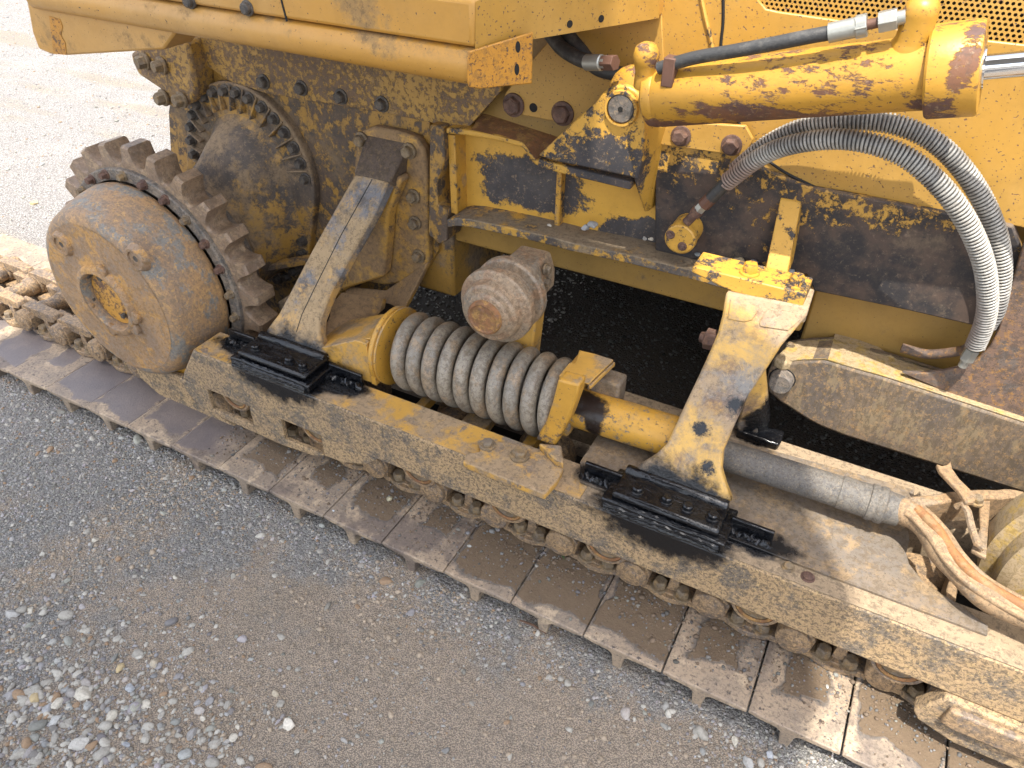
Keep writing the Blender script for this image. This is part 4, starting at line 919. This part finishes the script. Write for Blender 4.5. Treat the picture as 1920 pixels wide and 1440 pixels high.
# ---- push arm on the right
def build_push_arm():
    pts = [(1438, 712), (1441, 696), (1450, 685), (1470, 681), (1507, 677), (1547, 676), (1595, 691), (1653, 707), (1737, 734), (1920, 794), (2060, 842), (2060, 975), (1920, 925), (1583, 818), (1537, 800), (1513, 787), (1462, 754), (1440, 735)]
    pa = slab('push_arm', pts, .66, .13, M['pusharm'], bevel=.008)
    b = MB(); top = PY(.664, [(1470, 679), (1507, 675), (1547, 674), (1595, 689), (1653, 705), (1737, 732), (1920, 792), (2060, 840)]); 
    b.prism([p + Vector((0, 0, .0)) for p in top] + [p + Vector((0, .10, 0)) for p in top[::-1]], (0, 0, .004)); b.build('top_face', M['armtop'], pa, bevel=.001)
    c = P(1462, 722, y=.628); b = MB(); b.lathe([(0, .027), (.004, .030), (.03, .031), (.034, .031)], c, (0, 1, 0), 40); b.build('pin', M['ring'], pa, bevel=0)
    b = MB(); b.lathe([(0, .034), (.003, .036)], c + DY * .031, (0, 1, 0), 40); b.build('bore', M['void'], pa, bevel=0)
    # raised wedge over the arm
    b = MB(); lo = [P(1552, 676, y=.668), P(1600, 690, y=.668), P(1660, 707, y=.668), P(1748, 733, y=.668)]
    hi = [P(1567, 620, z=.678), P(1612, 626, z=.678), P(1690, 680, z=.665), P(1745, 722, z=.652)]
    b.loft([lo, [p + Vector((0, 0, .004)) for p in lo], hi, [p - Vector((0, -.01, .05)) for p in hi]]); b.build('wedge_cap', M['armtop'], pa, bevel=.003)
    b = MB(); b.prism([P(1452, 670, z=.645), P(1480, 642, z=.645), P(1505, 634, z=.645), P(1545, 636, z=.645), P(1566, 622, z=.645), P(1552, 672, z=.645), P(1507, 676, z=.645), P(1470, 680, z=.645)], (0, 0, -.03)); lug = b.build('head_lug', M['armtop'], pa, bevel=.008)
    bolt(lug, P(1482, 647, z=.646), (0, 0, 1), .009, .006, M['boltg'], style='round')
    # curved upright plate standing on the arm
    cv = [(1690, 699), (1730, 700), (1770, 696), (1805, 688), (1836, 672), (1856, 650), (1872, 618), (1884, 580), (1896, 535), (1910, 485), (1925, 440), (2050, 440), (2050, 832), (1920, 788), (1800, 747)]
    slab('upright_plate', cv, .682, .014, M['upright'], pa, bevel=.003)
build_push_arm()
# ---- yoke and idler at the front
def build_yoke():
    b = MB()
    lowp = spline([(.235, .37, .530), (.275, .355, .532), (.318, .315, .530), (.358, .265, .522), (.41, .226, .515), (.48, .206, .51), (.60, .195, .505), (.9, .19, .50)], 8)
    b.tube(lowp, [.029 + .003 * math.sin(i * .4) for i in range(len(lowp))], 20)
    yk = b.build('idler_yoke', M['yoke'], dz, bevel=0, smooth=70)
    for sg in (-1, 1):
        rim = []
        for i, p in enumerate(lowp[5:]):
            q = lowp[min(i + 6, len(lowp) - 1)]; t_ = (q - lowp[i + 4]).normalized(); s_ = Vector((0, 0, 1)).cross(t_).normalized(); rim.append(p + s_ * sg * .021 + Vector((0, 0, .0165)))
        b = MB(); b.tube(rim, .0085, 10); b.build('rim', M['yoke'], yk, bevel=0, smooth=70)
    b = MB(); b.tube([p + Vector((0, 0, .0225)) for p in lowp[7:]], .0125, 12); b.build('groove', M['yokerust'], yk, bevel=0, smooth=70)
    up = spline([(.255, .375, .530), (.30, .405, .530), (.36, .455, .528), (.43, .50, .525), (.52, .535, .52), (.9, .55, .50)], 8)
    b = MB()
    for i in range(len(up) - 1):
        pass
    sec = []
    for i, p in enumerate(up):
        t = (up[min(i + 1, len(up) - 1)] - up[max(i - 1, 0)]).normalized(); s_ = Vector((0, 0, 1)).cross(t).normalized()
        sec.append([p + s_ * .014 + Vector((0, 0, .03)), p - s_ * .014 + Vector((0, 0, .03)), p - s_ * .014 - Vector((0, 0, .05)), p + s_ * .014 - Vector((0, 0, .05))])
    b.loft(sec); b.build('branch', M['yoke'], yk, bevel=.005)
    b = MB(); b.prism([P(1836, 930, z=.545), P(1858, 938, z=.545), P(1850, 1046, z=.545), P(1822, 1030, z=.545), P(1838, 990, z=.545)], (0, 0, -.012)); b.build('cross_plate', M['yoke'], yk, bevel=.003)
    b = MB(); b.tube([P(1793, 950, z=.57), P(1806, 945, z=.585), P(1815, 960, z=.58), P(1822, 990, z=.572), P(1832, 1020, z=.565), P(1845, 1027, z=.56)], [.008] * 6, 8); b.build('strap', M['yoke'], yk, bevel=0)
    bolt(yk, P(1830, 940, z=.552), (0, 0, 1), .013, .016, M['boltg'])
    b = MB(); b.prism([P(u, v, z=.60) for u, v in ((1756, 869), (1766, 873), (1775, 871), (1783, 864), (1786, 878), (1800, 898), (1833, 930), (1827, 941), (1812, 942), (1798, 920), (1775, 896), (1762, 882))], (0, 0, -.012)); b.build('fork_lever', M['yoke'], yk, bevel=.003)
    b = MB(); b.prism([P(1705, 934, z=.545), P(1712, 940, z=.545), P(1722, 933, z=.545), P(1727, 950, z=.545), P(1712, 950, z=.545)], (0, 0, -.02)); b.build('tab', M['yoke'], yk, bevel=.002)
    b = MB(); b.lathe([(0, .10), (0, .28), (.012, .30), (.05, .305), (.06, .33), (.13, .33), (.14, .305), (.18, .30), (.19, .28), (.19, .1)], (.75, .27, .535), (0, 1, 0), 80, cap=False); iw = b.build('idler_wheel', M['armtop'], dz, bevel=0, smooth=30)
    b = MB(); b.lathe([(0, .02), (0, .1)], (.75, .30, .535), (0, 1, 0), 40); b.build('hub', M['chain'], iw, bevel=0)
    b = MB(); b.prism([P(1775, 1105, z=.38), P(1785, 1065, z=.38), P(1798, 1080, z=.38), P(1793, 1125, z=.38), P(1770, 1140, z=.38)], (0, 0, -.06)); b.build('bearing_stop', M['yoke'], yk, bevel=.003)
build_yoke()

# ================================================================== STONES
def stone_base(sub, seed):
    r = random.Random(seed); bm = bmesh.new(); bmesh.ops.create_icosphere(bm, subdivisions=sub, radius=1)
    ax = (1, r.uniform(.6, .95), r.uniform(.4, .7)); off = Vector((r.random() * 50, 0, 0))
    pl = [(Vector((r.gauss(0, 1), r.gauss(0, 1), r.gauss(0, 1))).normalized(), r.uniform(.5, .85)) for _ in range(9)]
    for v in bm.verts:
        for n, d in pl:
            e = v.co.dot(n) - d
            if e > 0: v.co -= n * e
        v.co *= 1 + .10 * mnoise.noise(v.co * 1.7 + off)
        v.co = Vector((v.co.x * ax[0], v.co.y * ax[1], v.co.z * ax[2]))
    vs = np.array([v.co[:] for v in bm.verts]); fs = np.array([[v.index for v in f.verts] for f in bm.faces]); bm.free(); return vs, fs
def scatter(name, spots, kind_sub, mat=None, smooth=False):
    """spots: array x,y,z,size,r,g,b -> one mesh"""
    bases = [stone_base(kind_sub, i * 3 + kind_sub * 100) for i in range(10)]
    V = []; Fc = []; Cc = []; off = 0
    which = rng.integers(0, 10, len(spots))
    for w in range(10):
        S = spots[which == w]
        if not len(S): continue
        vs, fs = bases[w]; n = len(S); k = len(vs)
        a = rng.uniform(0, 2 * np.pi, n); tl = rng.normal(0, .25, n)
        ca, sa, ct, st = np.cos(a), np.sin(a), np.cos(tl), np.sin(tl)
        x = vs[None, :, 0] * ct[:, None] - vs[None, :, 2] * st[:, None]; z = vs[None, :, 0] * st[:, None] + vs[None, :, 2] * ct[:, None]; y = np.repeat(vs[None, :, 1], n, 0)
        X = x * ca[:, None] - y * sa[:, None]; Y = x * sa[:, None] + y * ca[:, None]
        sz = S[:, 3][:, None]
        P3 = np.stack([X * sz + S[:, 0][:, None], Y * sz + S[:, 1][:, None], z * sz + S[:, 2][:, None]], -1).reshape(-1, 3)
        V.append(P3); Fc.append((fs[None] + (np.arange(n) * k)[:, None, None]).reshape(-1, 3) + off)
        Cc.append(np.repeat(S[:, 4:7], k, 0)); off += n * k
    V = np.concatenate(V); Fc = np.concatenate(Fc); Cc = np.concatenate(Cc)
    me = bpy.data.meshes.new(name); me.vertices.add(len(V)); me.vertices.foreach_set('co', V.ravel().astype(np.float32))
    me.loops.add(len(Fc) * 3); me.loops.foreach_set('vertex_index', Fc.ravel().astype(np.int32)); me.polygons.add(len(Fc))
    me.polygons.foreach_set('loop_start', np.arange(0, len(Fc) * 3, 3, dtype=np.int32)); me.polygons.foreach_set('loop_total', np.full(len(Fc), 3, np.int32))
    me.update(calc_edges=True); me.validate()
    at = me.attributes.new('tint', 'FLOAT_COLOR', 'POINT'); at.data.foreach_set('color', np.c_[Cc, np.ones(len(Cc))].ravel().astype(np.float32))
    me.materials.append(mat or M['stone'])
    if smooth: me.polygons.foreach_set('use_smooth', [True] * len(Fc))
    o = bpy.data.objects.new(name, me); COL.objects.link(o); return o
def cols(n, pale=.3):
    g = rng.uniform(.14, .38, n); base = np.stack([g * rng.uniform(.98, 1.12, n), g, g * rng.uniform(.84, 1.04, n)], -1)
    m = rng.random(n) < pale; base[m] = (rng.uniform(.30, .48, m.sum()))[:, None] * np.array([1, .94, .82]); 
    m = rng.random(n) < .06; base[m] = np.array([.30, .20, .12]); return base
def sample(n, x0, x1, y0, y1, dens):
    out = []; tot = 0
    while tot < n:
        x = rng.uniform(x0, x1, n); y = rng.uniform(y0, y1, n); d = dens(x, y); k = rng.random(n) < d
        out.append(np.stack([x[k], y[k]], -1)); tot += k.sum()
    return np.concatenate(out)[:n]
def nz(x, y, s, o=0): return np.array([mnoise.noise(Vector((a * s, b * s, o))) for a, b in zip(x, y)])
def build_gravel():
    # fine chips: along the track's edge and to the left, thin over the packed dirt
    def dens(x, y):
        near = np.exp(-((y + .04) / .10) ** 2); left = 1 / (1 + np.exp((x + 1.75) * 5)); pile = np.exp(-(((x + 1.25) / .45) ** 2 + ((y + .80) / .32) ** 2))
        return np.clip(.05 + .75 * near + .75 * left + .8 * pile + .5 * nz(x, y, 2.2), .03, 1)
    n = 34000; p = sample(n, -3.4, 1.3, -1.15, .06, dens); sz = np.clip(rng.lognormal(np.log(.0040), .38, n), .0018, .010)
    S = np.c_[p, GZ + sz * .10, sz, cols(n, .14)]; o = scatter('fine_gravel', S, 1); tag(o, 'fine grey crushed gravel lying in front of the track', 'gravel', kind='stuff')
    def dens2(x, y):
        pile = np.exp(-(((x + 1.32) / .42) ** 2 + ((y + .85) / .24) ** 2)); edge = .10 * np.exp(-((y + .05) / .08) ** 2)
        return np.clip(.010 + .95 * pile + edge * .8 + .02 * (x < -1.6), 0, 1)
    n = 2300; p = sample(n, -2.8, 1.1, -1.15, .02, dens2); sz = np.clip(rng.lognormal(np.log(.0082), .45, n), .005, .024)
    S = np.c_[p, GZ + sz * .05, sz, cols(n, .5)]; o = scatter('coarse_gravel', S, 2); tag(o, 'pale coarse gravel heaped at the lower left of the yard', 'gravel', kind='stuff')
    n = 16000; p = sample(n, -1.9, 1.2, -1.15, .0, lambda x, y: np.clip(.35 + 1.3 * nz(x, y, 3.1, 4) + .6 * nz(x, y, 11, 2), .03, 1)); sz = np.clip(rng.lognormal(np.log(.0032), .5, n), .0014, .012)
    c = np.array([.35, .28, .205]) * rng.uniform(.7, 1.25, (n, 1)); S = np.c_[p, GZ + sz * .05, sz, c]; o = scatter('dirt_crumbs', S, 1); tag(o, 'brown crumbs of packed dirt in front of the machine', 'dirt', kind='stuff')
    # far bright gravel
    n = 12000; p = sample(n, -9, -1.8, -.2, 5.5, lambda x, y: (x < -2.75 - .25 * (y > .75)) * .9 / (1 + .15 * (-x)))
    sz = np.clip(rng.lognormal(np.log(.006), .4, n), .003, .02); c = cols(n, .3) * 1.15; S = np.c_[p, GZ + sz * .2, sz, np.clip(c, 0, .62)]
    o = scatter('yard_gravel', S, 1); tag(o, 'bright sunlit gravel of the yard behind the sprocket', 'gravel', kind='stuff')
    # dark gravel behind the frame; shade and rear skylight put into its tint
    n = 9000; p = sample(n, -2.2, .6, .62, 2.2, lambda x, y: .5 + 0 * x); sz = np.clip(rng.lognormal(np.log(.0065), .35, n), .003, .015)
    c = np.repeat((rng.uniform(.04, .24, n) * np.where(p[:, 0] < -1.1, 2.6, .8))[:, None], 3, 1) * np.array([1, .93, .82]); S = np.c_[p, GZ + sz * .2, sz, c]; o = scatter('oily_shade_gravel', S, 1); tag(o, 'dark oily gravel under the hull, its shade and the light at its left put into the tint', 'gravel', kind='stuff')
    # crumbs on the shoes
    n = 3600; p = sample(n, -1.75, 1.0, .01, .215, lambda x, y: np.clip((y / .2) ** 1.6 + .05 + .3 * nz(x, y, 9), 0, 1)); sz = np.clip(rng.lognormal(np.log(.0030), .5, n), .001, .012)
    c = cols(n, .12) * .6; c[: n // 2] = np.array([.17, .12, .08]) * rng.uniform(.7, 1.3, (n // 2, 1)); S = np.c_[p, .0905 + sz * .25, sz, c]; o = scatter('soil_crumbs', S, 1); tag(o, 'brown soil crumbs and grit lying on the track shoes', 'soil', kind='stuff')
build_gravel()
def stone(u, v, z, size, tint, label, group, flat=1.0, sub=3, name='stone'):
    z = z or GZ; p = P(u, v, z=z); vs, fs = stone_base(sub, int(u * 7 + v)); me = bpy.data.meshes.new(name)
    a = random.random() * 6.28; ca, sa = math.cos(a), math.sin(a)
    me.from_pydata([((x * ca - y * sa) * size, (x * sa + y * ca) * size, zz * size * flat) for x, y, zz in vs], [], fs.tolist())
    at = me.attributes.new('tint', 'FLOAT_COLOR', 'POINT'); at.data.foreach_set('color', list((*tint, 1)) * len(vs)); me.materials.append(M['stone'])
    me.polygons.foreach_set('use_smooth', [True] * len(me.polygons)); me.set_sharp_from_angle(angle=math.radians(28))
    o = bpy.data.objects.new(name, me); COL.objects.link(o); o.location = p + Vector((0, 0, size * .18 * flat)); tag(o, label, 'stone', group); return o
G1 = 'pale stones lying loose on the ground'; G2 = 'stones left on the hull ledge'; G3 = 'stones lying on the track shoes'
W_ = (.52, .48, .40); C_ = (.42, .36, .27); B_ = (.22, .22, .22); Y_ = (.46, .36, .20)
for a in [(540, 1360, 0, .020, (.66, .61, .52), 'brightest white stone, alone on the dirt right of the gravel heap', G1), (517, 1302, 0, .012, C_, 'tan stone just above the lone white stone', G1),
          (329, 1083, 0, .010, W_, 'small cream stone alone in the middle of the grey gravel', G1), (178, 1014, 0, .012, W_, 'white wedge-shaped stone in the grey gravel at the left', G1),
          (24, 1152, 0, .022, (.40, .39, .37), 'big light grey stone at the left edge of the picture', G1), (58, 1145, 0, .013, W_, 'cream stone touching the big grey one at the left edge', G1),
          (156, 1302, 0, .026, W_, 'largest pale stone in the gravel heap', G1), (108, 1322, 0, .019, W_, 'flat pale stone left of the largest one in the heap', G1), (65, 1312, 0, .018, Y_, 'yellowish stone near the left edge of the heap', G1),
          (105, 1352, 0, .021, (.45, .45, .43), 'long light grey stone below the flat pale one', G1), (208, 1345, 0, .019, W_, 'rounded pale stone in the middle of the heap', G1), (273, 1322, 0, .014, W_, 'pointed pale stone at the top right of the heap', G1),
          (150, 1396, 0, .024, (.46, .44, .40), 'big pale stone at the bottom of the heap', G1), (362, 1375, 0, .020, (.28, .27, .26), 'dark grey stone at the right of the heap', G1), (238, 1397, 0, .011, (.33, .35, .38), 'small bluish stone near the foot of the heap', G1),
          (290, 1246, 0, .016, C_, 'tan stone on the upper side of the heap', G1), (225, 1253, 0, .015, Y_, 'yellow-tan stone at the upper left of the heap', G1), (437, 1384, 0, .012, W_, 'sharp white chip right of the heap', G1), (446, 1363, 0, .008, W_, 'small white pebble above the sharp chip', G1),
          (380, 1348, 0, .009, W_, 'round white pebble at the right fringe of the heap', G1), (245, 1292, 0, .016, (.36, .38, .40), 'slender grey stone leaning in the heap', G1),
          (1378, 1390, 0, .013, W_, 'pale stone near the track at the bottom right', G1), (1402, 1432, 0, .020, (.40, .39, .37), 'grey stone cut by the bottom edge near the track', G1), (1443, 1416, 0, .011, (.40, .42, .45), 'light blue-grey stone beside the track at the bottom right', G1),
          (66, 382, 0, .026, Y_, 'tan stone alone on the bright gravel left of the sprocket', G1), (862, 1205, 0, .008, (.22, .17, .13), 'small brown stone pressed in the packed dirt', G1),
          (730, 936, .092, .013, (.40, .36, .24), 'yellowish stone on a track shoe below the spring', G3), (625, 958, .092, .006, (.45, .48, .50), 'small bluish chip on a dirty track shoe', G3), (880, 1024, .092, .007, (.40, .40, .38), 'small grey pebble on a track shoe left of its stone neighbours', G3),
          (1551, 1288, .092, .006, (.40, .40, .38), 'small grey pebble on a dusty track shoe near the front', G3), (1418, 1192, .092, .006, (.42, .42, .42), 'light pebble beside a link near the front', G3),
          ]:
    stone(*a)
zl = P(1107, 425, y=.70).z
for u, v, s, tint, lab in ((1098, 427, .016, (.30, .30, .30), 'left one of a pair of flat grey stones on the hull ledge'), (1112, 424, .018, (.33, .33, .33), 'right one of a pair of flat grey stones on the hull ledge'), (1030, 423, .008, W_, 'small pale stone at the left on the hull ledge'),
                           (1208, 448, .008, (.33, .32, .30), 'small grey stone on the ledge left of the swivel fitting'), (1220, 449, .008, W_, 'small pale stone on the ledge left of the swivel fitting'),
                           (1384, 492, .018, (.46, .38, .24), 'tan stone beside the first bolt of the clamp bar'), (1412, 496, .016, (.24, .26, .29), 'blue-grey stone wedged behind the first clamp bolt'), (1483, 512, .013, (.30, .31, .32), 'grey stone behind the second clamp bolt'),
                           (1308, 478, .009, (.24, .27, .28), 'dark grey stone right under the swivel fitting'), (1320, 484, .008, (.33, .38, .40), 'bluish chip at the tip of the clamp bar')):
    q = P(u, v, y=.69); stone(u, v, q.z, s, tint, lab, G2)
b = MB(); b.tube([P(975, 1163, z=.022), P(1000, 1172, z=.024), P(1024, 1188, z=.022)], [.003, .0035, .002], 6); tw = b.build('twig', plain('twig_bark', (.14, .08, .05), .9), None, bevel=0, origin=P(1000, 1172, z=0)); tag(tw, 'thin brown twig lying on the ground along the track', 'twig')

b = MB(); L0 = P(1052, 1034, z=.0955); L1 = P(1058, 1050, z=.097); dL = (L1 - L0); wL = Vector((dL.y, -dL.x, 0)).normalized() * .005
b.add([L0, L0 + dL * .4 + wL + Vector((0, 0, .003)), L1, L0 + dL * .5 - wL + Vector((0, 0, .004)), L0 - wL * 1.4 + dL * .15, L0 + wL * 1.6 - dL * .1 + Vector((0, 0, .003))], [(0, 1, 2, 3), (0, 3, 4), (0, 5, 1)])
lf_ = b.build('leaf', plain('green_leaf', (.10, .17, .06), .6), None, bevel=0, origin=L0); tag(lf_, 'tiny green leaf on the dirt of a track shoe', 'leaf')
# ================================================================== SHADE CASTER added out of view to shade the near side
def build_shade_caster():
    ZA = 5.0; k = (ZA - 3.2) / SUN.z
    aw = thing('shade_caster', 'grey sheet on posts, added out of view to shade the near side of the machine', 'shade_caster', (-1.0, -3.2, 0))
    pts = [(-2.62, -6.5), (.56, -6.5), (.56, -1.12), (.50, -.93), (.22, -.52), (-.10, -.42), (-.12, -.27), (-.44, -.24), (-.50, .30), (-2.45, .30), (-2.62, -.7)]  # outline notched to choose which parts fall in its shade
    b = MB(); b.prism([(x + SUN.x * k, y + SUN.y * k, ZA) for x, y in pts], (0, 0, .04)); b.build('shade_sheet', M['caster'], aw)
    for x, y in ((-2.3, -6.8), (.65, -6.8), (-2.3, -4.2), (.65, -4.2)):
        b = MB(); b.box(x - .05, x + .05, y - .05, y + .05, 0, ZA - .001); b.build('post', M['caster'], aw)  # legs of the added shade caster
build_shade_caster()
